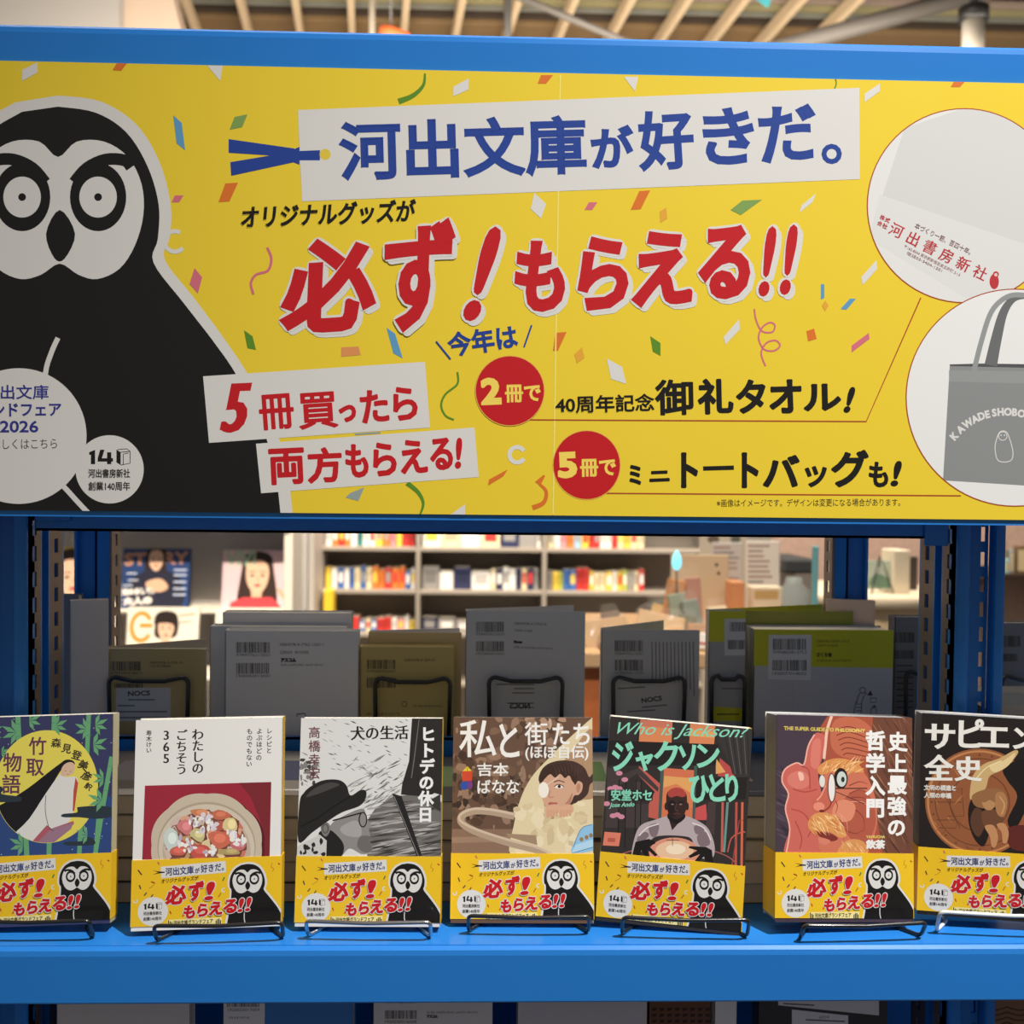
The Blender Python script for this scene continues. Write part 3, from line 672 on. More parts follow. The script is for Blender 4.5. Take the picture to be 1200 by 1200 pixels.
def blobs(A, n, box, cols, rmin, rmax, L, seed, within=None, k=7, dl=.02):
    rn = random.Random(seed)
    for i in range(n):
        cx, cy = rn.uniform(box[0], box[2]), rn.uniform(box[1], box[3]); r = rn.uniform(rmin, rmax); q = rn.uniform(.6, 1.3); a0 = rn.uniform(0, 6)
        P = [(cx + r * q * rn.uniform(.7, 1.15) * math.cos(a0 + j * 6.283 / k), cy + r / q * rn.uniform(.7, 1.15) * math.sin(a0 + j * 6.283 / k)) for j in range(k)]
        A.poly(P, cols[rn.randrange(len(cols))], L + i * dl, within)
def streaks(A, n, box, cols, length, width, ang, L, seed, within=None, jit=12):
    rn = random.Random(seed)
    for i in range(n):
        cx, cy = rn.uniform(box[0], box[2]), rn.uniform(box[1], box[3]); l = rn.uniform(.4, 1) * length; a = R(ang + rn.uniform(-jit, jit)); w = width * rn.uniform(.4, 1)
        P = [(cx - l * math.cos(a), cy - l * math.sin(a)), (cx, cy - w), (cx + l * math.cos(a), cy + l * math.sin(a)), (cx, cy + w)]
        A.poly(P, cols[rn.randrange(len(cols))], L + i * .01, within)

# --- cover pictures
def leafset(A, x, y, s, d, c, L):
    for a, l in ((-70, 1), (-25, 1.1), (20, 1), (65, .9)):
        a = R(a if d > 0 else 180 - a); p = (x + math.cos(a) * 62 * l * s, y + math.sin(a) * 62 * l * s); n = (-math.sin(a) * 10 * s, math.cos(a) * 10 * s); mx, my = (x + p[0]) / 2, (y + p[1]) / 2
        A.poly([(x, y), (mx - n[0], my - n[1]), p, (mx + n[0], my + n[1])], c, L)
def cover_moon(A):
    G = (106, 168, 118); G2 = (78, 140, 100); SK = (58, 60, 98); rn = random.Random(4)
    A.poly([(-200, 450), (600, 450), (600, 800), (-200, 800)], (48, 74, 128), .5)
    for i in range(60): A.ell(rn.uniform(-170, 560), rn.uniform(45, 740), 2.2, 2.2, (226, 226, 220), 1, 8)
    for x0, x1, w in ((92, 140, 26), (276, 250, 24), (448, 400, 22), (-60, -60, 26), (560, 478, 20)):
        if x0 < 500: A.line([(x0, 30), (x0 + (x1 - x0) * .2, 250)], w, G, 1.2)
        A.line([(x1 + (x0 - x1) * .2, 560), (x1, 745)], w, G, 1.2)
    A.line([(560, 250), (520, 480), (478, 740)], 22, G, 5)
    for y in (300, 420, 560, 660): A.line([(540 - (y - 300) * .13, y), (560 - (y - 300) * .13, y - 2)], 3, G2, 6)
    for x in (92, 276, 448):
        for y in (75, 140): A.line([(x - 13, y), (x + 12, y)], 3, G2, 1.6)
    A.ell(235, 396, 258, 285, (232, 216, 92), 2, 64)
    for x, y, s, d in [(85, 120, 1.2, -1), (150, 60, 1, 1), (280, 90, 1, 1), (440, 110, 1, -1), (480, 90, 1, 1), (470, 190, 1.1, 1), (520, 360, .9, -1), (510, 470, 1.1, -1), (440, 640, .9, -1), (120, 690, 1.1, -1), (10, 220, .6, 1), (-60, 120, 1.2, 1)]: leafset(A, x, y, s, d, G, 6.2)
    moon = circ(235, 396, 256, 283, 64)
    A.poly(sm([(370, 268), (335, 262), (300, 285), (240, 330), (150, 400), (40, 470), (-80, 540), (-60, 660), (70, 662), (150, 560), (230, 450), (300, 330), (330, 300), (376, 290)], 4), (26, 24, 28), 3, moon)
    A.poly(sm([(305, 335), (330, 350), (385, 350), (392, 400), (372, 520), (330, 600), (260, 650), (160, 690), (60, 660), (150, 560), (235, 430)], 4), (226, 224, 218), 3.5, moon)
    A.poly([(160, 680), (240, 590), (262, 608), (372, 570), (375, 585), (260, 690)], (178, 92, 104), 3.7, moon); A.poly([(180, 690), (262, 608), (372, 580), (360, 610), (260, 690)], (160, 120, 140), 3.8, moon)
    A.poly([(382, 352), (395, 380), (376, 520), (368, 520), (372, 420)], (190, 80, 70), 3.7, moon)
    A.poly(sm([(318, 296), (345, 276), (372, 280), (378, 310), (366, 335), (335, 345), (308, 338)], 4), (222, 186, 158), 4)
    A.line(sm([(235, 440), (232, 520), (250, 600), (275, 620)], 4, False), 3, (70, 60, 60), 4); A.ell(333, 318, 3, 2, (40, 30, 30), 5, 8); A.ell(357, 322, 3, 2, (40, 30, 30), 5, 8); A.ell(345, 336, 3, 2, (180, 40, 40), 5, 8)
    for P in ([(310, 545), (325, 534), (388, 528), (390, 508), (400, 500), (490, 495), (560, 505), (560, 548), (480, 560), (400, 552), (330, 552)], [(-60, 430), (0, 392), (20, 410), (12, 432), (100, 445), (112, 458), (90, 472), (-60, 470)], [(330, 675), (420, 670), (440, 650), (470, 660), (470, 690), (340, 692)]): A.poly(sm(P, 3), (44, 56, 66), 6)
    PU = (104, 58, 84)
    for g, x, y, s in [('竹', 193, 190, 92), ('取', 180, 296, 92), ('物', 66, 272, 98), ('語', 60, 382, 98)]: A.ch(g, x, y, s, s * 1.05, PU, 7, 1.6)
    for g, x, y, r_ in [('森', 286, 176, 10), ('見', 338, 205, 25), ('登', 388, 240, 35), ('美', 421, 290, 50), ('彦', 438, 345, 65), ('訳', 446, 398, 75)]: A.ch(g, x, y, 50 if g != '訳' else 36, 50 if g != '訳' else 36, (60, 48, 44), 7, 1.2, 0, r_ * .5)
def cover_recipe(A):
    K = (40, 36, 34)
    A.poly([(125, 392), (765, 375), (755, 760), (113, 762)], (160, 44, 60), 1); A.poly([(600, 379), (765, 375), (755, 760), (690, 760), (720, 600), (660, 450)], (126, 42, 50), 1.2)
    ph = [(125, 392), (765, 375), (755, 760), (113, 762)]
    rimp = [(437 + (277 + 9 * abs(math.sin(t * 4))) * math.cos(t), 690 + (256 + 9 * abs(math.sin(t * 4))) * math.sin(t) * (1)) for t in [i * 6.2832 / 96 for i in range(96)]]
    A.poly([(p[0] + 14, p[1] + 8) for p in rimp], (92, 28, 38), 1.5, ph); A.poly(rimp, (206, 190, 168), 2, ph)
    A.poly(circ(437, 700, 248, 226), (182, 164, 142), 2.5, ph); A.poly(circ(437, 706, 242, 220), (214, 200, 180), 3, ph); A.poly(circ(437, 720, 222, 200), (196, 178, 156), 3.3, ph)
    fr = circ(430, 680, 212, 180)
    A.poly(circ(432, 690, 205, 168), (140, 92, 74), 3.6, ph)
    blobs(A, 40, (230, 560, 630, 745), [(208, 122, 104), (226, 168, 140), (228, 206, 160), (190, 96, 84), (236, 224, 190), (196, 156, 112), (214, 190, 176)], 22, 46, 4, 11, fr, 5)
    for x, y, a, b, c in [(410, 530, 58, 26, (206, 132, 92)), (505, 540, 52, 26, (200, 112, 84)), (330, 600, 40, 42, (214, 128, 130)), (560, 590, 40, 50, (224, 204, 146)), (500, 660, 62, 48, (210, 112, 88)), (260, 660, 44, 60, (206, 216, 208)), (290, 720, 50, 30, (206, 102, 88)), (400, 720, 56, 36, (200, 90, 80)), (600, 690, 40, 30, (204, 116, 116)), (560, 725, 56, 22, (180, 160, 104)), (395, 640, 44, 34, (206, 196, 140))]:
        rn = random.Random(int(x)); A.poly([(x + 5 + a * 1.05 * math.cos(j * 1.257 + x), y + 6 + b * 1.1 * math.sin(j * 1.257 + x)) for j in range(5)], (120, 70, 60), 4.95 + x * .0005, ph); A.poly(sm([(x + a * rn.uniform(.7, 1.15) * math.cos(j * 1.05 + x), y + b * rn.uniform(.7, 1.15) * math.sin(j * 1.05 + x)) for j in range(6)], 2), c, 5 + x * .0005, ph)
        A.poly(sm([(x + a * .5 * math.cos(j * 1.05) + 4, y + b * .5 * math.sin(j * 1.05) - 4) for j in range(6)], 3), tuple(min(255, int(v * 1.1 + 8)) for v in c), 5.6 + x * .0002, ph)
    for x, y in [(375, 570), (400, 605), (470, 590), (580, 650), (610, 665), (320, 675), (350, 700), (455, 720), (430, 555), (560, 640)]: blobs(A, 9, (x - 26, y - 24, x + 26, y + 24), [(240, 236, 232), (226, 216, 224), (196, 180, 196), (248, 246, 240)], 7, 15, 6, int(x * 3 + y), ph)
    A.vtext('わたしの', 392, 105, 332, K, 8, 1.7, 62, flat=.15); A.vtext('ごちそう', 310, 108, 338, K, 8, 1.7, 60, flat=.15); A.vtext('365', 232, 108, 284, K, 8, 1.7, 66, flat=.15); A.vtext('寿木けい', 144, 112, 228, K, 8, .4, 29)
    A.vtext('レシピと', 756, 100, 232, K, 8, .4, 31, 754); A.vtext('よぶほどの', 706, 100, 268, K, 8, .4, 32, 702); A.vtext('ものでもない', 656, 102, 300, K, 8, .4, 32, 652)
def cover_hat(A):
    A.poly([(60, 40), (820, 40), (820, 1100), (60, 1100)], (222, 221, 218), .5)
    rn = random.Random(3)
    streaks(A, 90, (100, 60, 640, 420), [(120, 118, 116), (168, 166, 164), (90, 88, 86)], 20, 4, 25, 1, 5)
    streaks(A, 80, (330, 250, 620, 560), [(150, 148, 146), (110, 108, 106), (190, 188, 186)], 44, 6, -32, 1.5, 6); blobs(A, 26, (95, 250, 180, 420), [(70, 68, 66), (130, 128, 126)], 6, 18, 1.6, 7)
    hill = [(430, 560), (470, 500), (560, 440), (700, 430), (810, 470), (810, 760), (430, 760)]
    A.poly(hill, (112, 108, 104), 2.5); streaks(A, 110, (440, 460, 800, 750), [(150, 146, 142), (84, 80, 78), (176, 172, 168), (60, 58, 56)], 90, 7, -8, 3, 8, [(430, 450), (810, 440), (810, 760), (430, 760)], 8)
    A.poly([(655, 40), (820, 40), (820, 440), (770, 425), (720, 455), (690, 440), (600, 432), (606, 380), (640, 265)], (44, 41, 40), 5); A.poly([(690, 40), (694, 40), (668, 260), (655, 350), (650, 350), (664, 250)], (110, 106, 104), 5.5); A.poly([(730, 470), (800, 430), (800, 520)], (56, 54, 52), 5)
    A.poly([(555, 425), (603, 440), (708, 738), (682, 742)], (38, 36, 36), 5.5); A.line([(565, 440), (690, 740)], 3, (140, 138, 136), 5.8)
    # man in profile with hat and glasses
    A.poly(sm([(255, 570), (400, 500), (425, 545), (452, 590), (438, 604), (446, 640), (440, 655), (455, 700), (440, 722), (400, 728), (340, 700), (290, 745), (220, 745), (235, 640)], 4), (142, 138, 134), 6)
    A.poly(sm([(300, 590), (370, 560), (400, 600), (395, 640), (340, 640), (300, 620)], 4), (168, 164, 160), 6.3); A.poly(sm([(395, 640), (446, 640), (440, 660), (455, 705), (420, 722), (380, 690)], 4), (110, 106, 102), 6.3)
    A.poly(sm([(185, 620), (240, 605), (300, 660), (312, 705), (290, 745), (215, 745), (200, 680)], 4), (34, 32, 32), 6.6)
    A.poly(sm([(195, 580), (215, 565), (240, 580), (240, 615), (220, 640), (200, 620)], 4), (126, 122, 118), 7); A.ring(218, 600, 14, 4, (60, 58, 56), 7.2, ry=22, n=20)
    A.poly([(72, 690), (190, 630), (225, 660), (222, 745), (70, 752)], (206, 204, 200), 7); blobs(A, 12, (90, 660, 215, 740), [(40, 38, 38)], 6, 14, 7.3, 5)
    A.poly(sm([(88, 470), (110, 420), (150, 385), (210, 358), (285, 357), (325, 385), (345, 435), (395, 408), (424, 415), (420, 455), (385, 490), (300, 520), (220, 570), (150, 620), (82, 665)], 4), (38, 36, 35), 8)
    A.poly(sm([(120, 440), (170, 395), (240, 370), (290, 380), (250, 400), (170, 430)], 4), (72, 69, 67), 8.3); A.line(sm([(90, 590), (180, 545), (260, 490), (345, 440)], 4, False), 6, (20, 19, 19), 8.4)
    A.line([(255, 560), (400, 522)], 7, (28, 27, 27), 9); A.ring(408, 556, 19, 6, (28, 27, 27), 9, ry=36, n=26)
    K = (30, 27, 27); P = (112, 70, 74)
    A.vtext('高橋幸宏', 163, 88, 356, P, 10, .9, 60)
    A.text('犬の生活', (346, 162), (637, 158), 72, K, 10, 2, flat=.1); A.vtext('ヒトデの休日', 735, 92, 572, (240, 240, 238), 10, 3.2, 78, 724)
def cover_child(A):
    A.poly([(50, 40), (790, 40), (790, 1100), (50, 1100)], (104, 78, 62), .5)
    blobs(A, 150, (70, 45, 620, 590), [(84, 62, 48), (128, 98, 78), (70, 52, 42), (150, 118, 96), (112, 84, 64)], 8, 30, 1, 21); blobs(A, 60, (70, 300, 420, 600), [(60, 46, 38), (150, 126, 104), (92, 72, 58)], 7, 22, 2.6, 22, k=6); blobs(A, 20, (420, 45, 620, 110), [(176, 140, 116), (196, 166, 140)], 8, 26, 3.2, 23)
    A.poly([(60, 610), (480, 610), (480, 760), (60, 760)], (138, 108, 88), 4); A.poly([(60, 650), (480, 645), (480, 670), (60, 680)], (156, 126, 104), 4.2)
    A.poly(sm([(360, 745), (372, 590), (405, 460), (460, 350), (540, 260), (640, 160), (775, 40), (800, 40), (800, 760), (560, 760)], 4), (222, 204, 164), 5)
    A.poly(sm([(520, 420), (600, 300), (690, 180), (775, 110), (800, 420), (690, 470), (560, 560)], 4), (176, 140, 108), 5.3); blobs(A, 40, (380, 480, 760, 730), [(214, 194, 154), (230, 214, 178), (206, 184, 146)], 14, 40, 5.5, 24)
    A.poly(sm([(500, 372), (508, 318), (545, 280), (610, 262), (680, 268), (730, 300), (752, 345), (770, 330), (778, 362), (756, 385), (745, 430), (712, 462), (680, 478), (640, 480), (560, 400)], 4), (70, 50, 44), 6)
    A.poly(sm([(508, 400), (512, 360), (530, 335), (600, 328), (660, 345), (680, 385), (696, 366), (718, 378), (716, 412), (698, 436), (676, 440), (655, 482), (600, 516), (560, 512), (530, 490), (514, 450)], 4), (208, 162, 134), 7)
    A.poly(sm([(502, 380), (508, 322), (560, 284), (640, 280), (690, 330), (684, 380), (664, 362), (652, 335), (630, 352), (606, 330), (580, 350), (556, 332), (530, 354), (516, 372)], 3), (62, 44, 38), 7.4)
    for i in range(9): A.line(sm([(560 + i * 20, 276), (580 + i * 17, 300), (590 + i * 15, 335 - (i % 3) * 8)], 3, False), (1, 3), (92, 68, 56), 7.5)
    A.poly(sm([(600, 512), (640, 470), (668, 425), (655, 485), (615, 514)], 4), (178, 128, 102), 7.2); A.poly(sm([(690, 385), (704, 378), (708, 400), (696, 425), (688, 410)], 4), (184, 132, 108), 7.6)
    A.ell(522, 412, 26, 40, (240, 230, 216), 8); A.line([(540, 385), (600, 345)], 3, (226, 214, 198), 8); A.poly(sm([(577, 396), (592, 385), (612, 388), (622, 397), (602, 403), (586, 402)], 3), (236, 224, 214), 8); A.ell(601, 394, 8, 8, (40, 28, 26), 8.3, 16); A.line(sm([(576, 395), (593, 384), (613, 387), (624, 396)], 4, False), 4, (44, 30, 28), 8.5); A.line(sm([(574, 372), (600, 364), (628, 373)], 4, False), 5, (88, 62, 52), 8)
    A.line(sm([(556, 415), (548, 440), (556, 450), (572, 446)], 4, False), 4, (170, 118, 96), 8); A.poly(sm([(544, 480), (558, 472), (570, 475), (586, 474), (592, 482), (570, 490), (552, 488)], 3), (176, 96, 88), 8)
    for cx, d in ((568, -1), (634, 1)):
        A.poly(sm([(cx - 32, 500), (cx, 484), (cx + 34, 490), (cx + 38, 520), (cx + 16, 532), (cx - 10, 545), (cx - 34, 540)], 4), (214, 166, 136), 9)
        for j in range(4): A.line([(cx - 22 + j * 15, 512), (cx - 26 + j * 15, 552 - j * 3)], 11, (208, 158, 128), 9.2)
    A.line(sm([(375, 545), (260, 523), (170, 520), (112, 545), (118, 585), (200, 630), (360, 682), (480, 712), (570, 752)], 6, False), 36, (176, 152, 128), 6.5); A.line(sm([(375, 535), (260, 513), (165, 510), (104, 540), (112, 575), (200, 617), (360, 668), (480, 698), (570, 738)], 6, False), 12, (206, 184, 160), 6.7)
    A.poly([(330, 632), (484, 640), (490, 690), (350, 650)], (160, 134, 108), 6.2)
    A.poly(sm([(664, 728), (688, 650), (708, 608), (745, 588), (800, 590), (800, 700)], 4), (142, 190, 222), 8); A.poly([(676, 690), (800, 650), (800, 690), (664, 730)], (176, 212, 232), 8.3); A.line([(664, 730), (800, 690)], 3, (70, 110, 140), 8.6); A.line(sm([(672, 700), (695, 636), (722, 598), (765, 587)], 4, False), 3, (70, 110, 140), 8.6)
    for x, y in ((712, 660), (738, 650), (760, 640)): A.ell(x, y, 10, 11, (150, 120, 80), 8.8, 18)
    A.poly([(115, 320), (140, 294), (162, 320)], (226, 196, 60), 8); A.poly([(112, 320), (163, 318), (163, 368), (114, 370)], (206, 74, 48), 8); A.ell(124, 392, 19, 22, (50, 80, 160), 8.3, 20); A.ell(152, 388, 14, 22, (120, 60, 130), 8.2, 20); A.line([(139, 300), (139, 320)], 2, (90, 60, 40), 8.5)
    W = (238, 234, 228)
    A.text('私', (100, 250), (285, 246), 188, W, 10, 2.0); A.text('と', (306, 252), (402, 246), 172, W, 10, 3.2); A.text('街', (428, 186), (545, 184), 116, W, 10, 1.4); A.text('た', (570, 184), (655, 182), 110, W, 10, 2); A.text('ち', (676, 184), (758, 182), 110, W, 10, 2)
    A.text('(ほぼ自伝)', (430, 265), (750, 262), 78, W, 10, 1.6); A.text('吉本', (190, 345), (346, 342), 66, W, 10, 1.4); A.text('ばなな', (190, 432), (400, 430), 70, W, 10, 1.6)
def cover_glow(A):
    A.poly([(20, 30), (840, 60), (840, 1150), (20, 1100)], (52, 47, 46), .5)
    O1, O2, PKc, DK = (224, 138, 92), (232, 168, 100), (206, 84, 84), (38, 34, 34)
    for P, c in [([(248, 60), (420, 72), (414, 195), (246, 182)], O1), ([(250, 60), (420, 72), (419, 105), (249, 92)], (206, 120, 96)), ([(510, 80), (640, 92), (630, 190), (505, 186)], O1), ([(512, 110), (638, 122), (634, 150), (508, 142)], O2), ([(375, 300), (530, 312), (520, 600), (358, 600)], (216, 118, 84)), ([(378, 340), (528, 352), (524, 470), (368, 470)], O2),
                 ([(370, 400), (440, 380), (520, 430), (522, 500), (366, 480)], (222, 130, 86)), ([(250, 290), (358, 380), (354, 560), (270, 540), (330, 420), (250, 340)], (196, 96, 84)), ([(660, 250), (760, 330), (752, 350), (650, 340)], (190, 80, 76)), ([(536, 500), (590, 480), (596, 560), (530, 560)], PKc), ([(600, 470), (640, 470), (632, 640), (590, 590)], (74, 60, 60)), ([(640, 250), (690, 320), (640, 330)], O2)]: A.poly(P, c, 1)
    for P in ([(150, 340), (250, 300), (350, 400), (345, 420), (240, 330), (150, 390)], [(230, 370), (262, 372), (258, 470), (226, 470)], [(180, 480), (300, 480), (296, 600), (176, 600)], [(90, 300), (150, 310), (140, 600), (80, 600)]): A.poly(P, (70, 60, 60), 1.4)
    for x in (150, 185, 235, 262): A.line([(x, 360), (x - 8, 700)], 5, (30, 27, 27), 1.6)
    for x, y in [(150, 328), (178, 360), (106, 405), (130, 398), (140, 535), (160, 545), (118, 540), (86, 480), (150, 405)]: A.ell(x, y, 17, 12, (214, 140, 160), 1.8, 14)
    A.poly([(75, 620), (158, 626), (148, 692), (66, 688)], (226, 128, 104), 1.8); A.poly([(92, 650), (130, 652), (128, 672), (90, 670)], (190, 92, 76), 2)
    A.poly(sm([(640, 90), (820, 105), (812, 330), (740, 345), (700, 260), (660, 180)], 3), (58, 54, 54), 2)
    for i in range(7): A.line([(680 + i * 20, 100), (725 + i * 14, 330)], 3, (104, 100, 98) if i % 2 else (34, 32, 32), 2.2)
    for x0, x1, c in ((665, 690, (200, 96, 84)), (690, 700, (110, 150, 140)), (735, 752, (196, 84, 72)), (765, 775, (214, 110, 80))): A.line([(x0 + 10, 470), (x0 - 8 if c[0] < 150 else x0 + 6, 720 if x0 < 720 else 800)], 12, c, 2)
    A.line(sm([(700, 720), (720, 650), (770, 620), (790, 620)], 4, False), 6, (206, 96, 80), 2.3); A.line([(720, 800), (760, 560), (780, 560)], 5, (170, 70, 60), 2.3)
    A.poly([(98, 165), (652, 182), (640, 286), (88, 290)], DK, 3); A.poly([(540, 350), (800, 345), (792, 456), (536, 460)], DK, 3); A.poly([(98, 410), (322, 412), (318, 466), (94, 464)], DK, 3)
    A.poly([(360, 290), (378, 290), (360, 600), (345, 600)], (74, 92, 84), 2.4); A.poly([(530, 290), (546, 290), (534, 560), (520, 560)], (74, 92, 84), 2.4); A.line([(254, 50), (244, 190)], 8, DK, 2.4)
    A.ring(420, 800, 330, 5, (176, 96, 96), 2.6, ry=110, n=40, a0=180, a1=360)
    A.poly(sm([(398, 540), (480, 538), (560, 570), (606, 610), (634, 690), (620, 750), (540, 740), (520, 660), (470, 640), (350, 640), (300, 670), (250, 730), (212, 740), (230, 640), (262, 585), (330, 560)], 4), (186, 170, 172), 5)
    for P in ([(240, 650), (280, 620), (300, 640), (250, 680)], [(545, 640), (590, 620), (610, 680), (560, 690)], [(300, 590), (350, 580), (340, 640), (310, 640)], [(530, 590), (570, 590), (580, 620), (540, 630)]): A.poly(sm(P, 4), (130, 112, 118), 5.3)
    A.line(sm([(250, 640), (290, 600), (350, 580)], 4, False), 6, (232, 220, 220), 5.4); A.line(sm([(520, 575), (580, 600), (615, 660)], 4, False), 6, (232, 220, 220), 5.4)
    A.poly([(398, 545), (482, 540), (418, 612)], (52, 36, 34), 5.5); A.poly(sm([(405, 520), (470, 520), (484, 548), (440, 580), (396, 552)], 4), (30, 24, 24), 5.7)
    for x in (388, 494): A.ell(x, 492, 9, 20, (54, 38, 36), 5.8, 14)
    A.poly(sm([(388, 470), (394, 422), (440, 398), (486, 422), (494, 470), (490, 505), (474, 540), (440, 556), (408, 540), (392, 505)], 4), (58, 40, 38), 6)
    A.poly(sm([(395, 432), (408, 408), (440, 398), (474, 408), (488, 436), (470, 446), (440, 440), (412, 448)], 4), (176, 72, 64), 6.3)
    A.poly(sm([(398, 470), (430, 466), (438, 510), (430, 545), (408, 535), (395, 505)], 4), (40, 29, 29), 6.3)
    for x in (420, 462): A.line(sm([(x - 14, 474), (x, 469), (x + 14, 474)], 4, False), 5, (24, 19, 19), 6.6); A.ell(x, 482, 7, 3.5, (150, 120, 110), 6.6, 12)
    A.line(sm([(440, 480), (433, 508), (448, 512)], 4, False), 4, (96, 62, 56), 6.6); A.line(sm([(424, 530), (441, 527), (458, 530)], 4, False), 6, (92, 52, 50), 6.6)
    A.ell(428, 722, 128, 74, (222, 150, 124), 6); A.ell(430, 712, 96, 48, (238, 196, 160), 6.3); A.ell(436, 706, 50, 26, (250, 226, 196), 6.5); A.line([(388, 660), (455, 662)], 3, (90, 60, 56), 6.7); A.line([(420, 650), (420, 690)], 3, (90, 60, 56), 6.7)
    for P in ([(214, 740), (232, 670), (300, 655), (335, 670), (330, 680), (300, 690), (345, 735), (330, 742), (290, 705), (300, 748), (285, 750), (262, 712), (250, 745)], [(628, 780), (620, 710), (590, 694), (505, 690), (502, 700), (545, 712), (500, 740), (510, 750), (560, 730), (530, 768), (545, 774), (580, 742), (590, 776)]): A.poly(P, (28, 24, 25), 7)
    MI = (142, 222, 192)
    A.text('ジ', (115, 318), (225, 316), 146, MI, 10, 4.4); A.text('ャ', (236, 318), (325, 314), 96, MI, 10, 5); A.text('ク', (330, 318), (455, 312), 148, MI, 10, 4.4); A.text('ソ', (455, 312), (545, 308), 124, MI, 10, 4.4); A.text('ン', (545, 300), (662, 296), 118, MI, 10, 4.4)
    A.text('ひ', (508, 476), (610, 472), 136, MI, 10, 4.4); A.text('と', (608, 470), (690, 466), 138, MI, 10, 4.4); A.text('り', (692, 470), (758, 466), 140, MI, 10, 4.4)
    A.text('Who is Jackson?', (100, 150), (815, 168), 78, MI, 10, .4, .6, flat=.3); A.text('安堂ホセ', (108, 466), (316, 466), 58, MI, 10, 1.8); A.text('Jose Ando', (98, 505), (232, 500), 30, MI, 10, .8, .3)
def cover_sage(A):
    A.poly([(80, 30), (800, 30), (800, 1100), (80, 1100)], (72, 58, 70), .5)
    streaks(A, 40, (110, 250, 240, 640), [(54, 44, 56), (92, 78, 92)], 60, 6, 30, 1, 31)
    A.poly(sm([(372, 30), (800, 30), (800, 730), (330, 730), (300, 640), (360, 470), (345, 260)], 3), (170, 84, 62), 1.5)
    A.poly(sm([(400, 60), (520, 50), (600, 130), (560, 240), (440, 240), (380, 180)], 4), (196, 108, 80), 2)
    for k in range(6): A.line(sm([(400 + k * 8, 110 + k * 24), (470, 90 + k * 26), (560 + k * 4, 120 + k * 24)], 5, False), 5, (134, 60, 48), 2.4)
    A.poly([(590, 30), (800, 30), (800, 720), (640, 720), (600, 480), (560, 300), (580, 150)], (112, 70, 54), 3.4)
    streaks(A, 120, (590, 40, 790, 710), [(86, 52, 42), (140, 92, 70), (160, 108, 82), (74, 44, 38)], 80, 7, 62, 3.6, 36, [(585, 30), (800, 30), (800, 720), (640, 720), (600, 480), (565, 300)], 14)
    A.line(sm([(385, 40), (362, 110), (352, 190), (345, 250)], 4, False), 14, (240, 196, 176), 4)
    S1, S2, S3 = (204, 104, 92), (176, 76, 68), (226, 146, 128)
    A.poly(sm([(330, 125), (350, 150), (335, 250), (315, 330), (330, 420), (310, 470), (330, 640), (350, 730), (150, 730), (170, 600), (150, 500), (170, 420), (135, 370), (150, 305), (210, 272), (245, 290), (270, 190), (300, 130)], 4), S1, 5)
    A.line(sm([(300, 132), (268, 190), (246, 280), (210, 272), (152, 306), (138, 365), (168, 425), (152, 500), (172, 600), (152, 725)], 4, False), 7, (244, 176, 160), 5.6)
    for P in ([(175, 330), (230, 310), (270, 340), (265, 385), (210, 400), (165, 370)], [(290, 170), (330, 160), (318, 290), (280, 280)]): A.poly(sm(P, 4), (218, 124, 110), 5.3)
    A.poly(sm([(217, 318), (240, 322), (245, 352), (226, 358)], 4), (242, 190, 172), 5.7)
    for P in ([(190, 400), (250, 415), (310, 400)], [(180, 500), (240, 520), (290, 590)], [(260, 640), (300, 560), (310, 490)], [(240, 290), (270, 310), (275, 400)], [(200, 560), (230, 640), (220, 700)]): A.line(sm(P, 4, False), 6, S2, 5.8)
    # old man's face
    A.poly(sm([(350, 300), (420, 260), (520, 290), (590, 400), (610, 560), (560, 690), (430, 720), (330, 720), (312, 625), (340, 560), (280, 505), (285, 460), (340, 400)], 4), (206, 116, 90), 6)
    A.poly(sm([(450, 440), (540, 400), (590, 470), (600, 580), (540, 690), (470, 640), (430, 560)], 4), (178, 90, 70), 6.2); A.poly(sm([(400, 470), (450, 450), (500, 480), (480, 550), (420, 560), (385, 520)], 4), (222, 140, 110), 6.3)
    for P in ([(400, 530), (440, 580), (440, 650)], [(470, 420), (520, 400), (570, 420)], [(480, 440), (540, 440), (585, 480)], [(440, 600), (500, 620), (540, 600)], [(500, 500), (540, 540), (545, 610)], [(390, 440), (410, 480), (400, 520)], [(470, 380), (520, 360), (560, 370)], [(410, 280), (450, 300), (500, 290)]): A.line(sm(P, 5, False), (6, 2), (140, 62, 50), 6.6)
    for P in ([(420, 520), (455, 560), (460, 620)], [(480, 460), (540, 462), (575, 500)]): A.line(sm(P, 5, False), (4, 1), (236, 164, 134), 6.7)
    A.poly(sm([(372, 340), (348, 400), (292, 448), (278, 488), (300, 516), (350, 512), (394, 478), (402, 400)], 4), (200, 102, 84), 7); A.ell(318, 486, 28, 22, (232, 142, 120), 7.2, 20); A.line(sm([(340, 510), (372, 484), (384, 440)], 4, False), 6, (134, 56, 48), 7.3); A.ell(332, 508, 14, 7, (112, 44, 40), 7.4, 14); A.line(sm([(352, 380), (330, 430), (308, 455)], 4, False), (4, 8), (236, 160, 136), 7.3)
    HY = [(226, 158, 92), (240, 184, 120), (206, 124, 66), (248, 208, 150)]
    A.poly(sm([(312, 300), (350, 262), (420, 245), (500, 262), (545, 310), (500, 312), (440, 300), (380, 312), (330, 330)], 3), (218, 146, 84), 8); streaks(A, 60, (335, 262, 520, 306), HY, 44, 7, -50, 8.1, 34, None, 35)
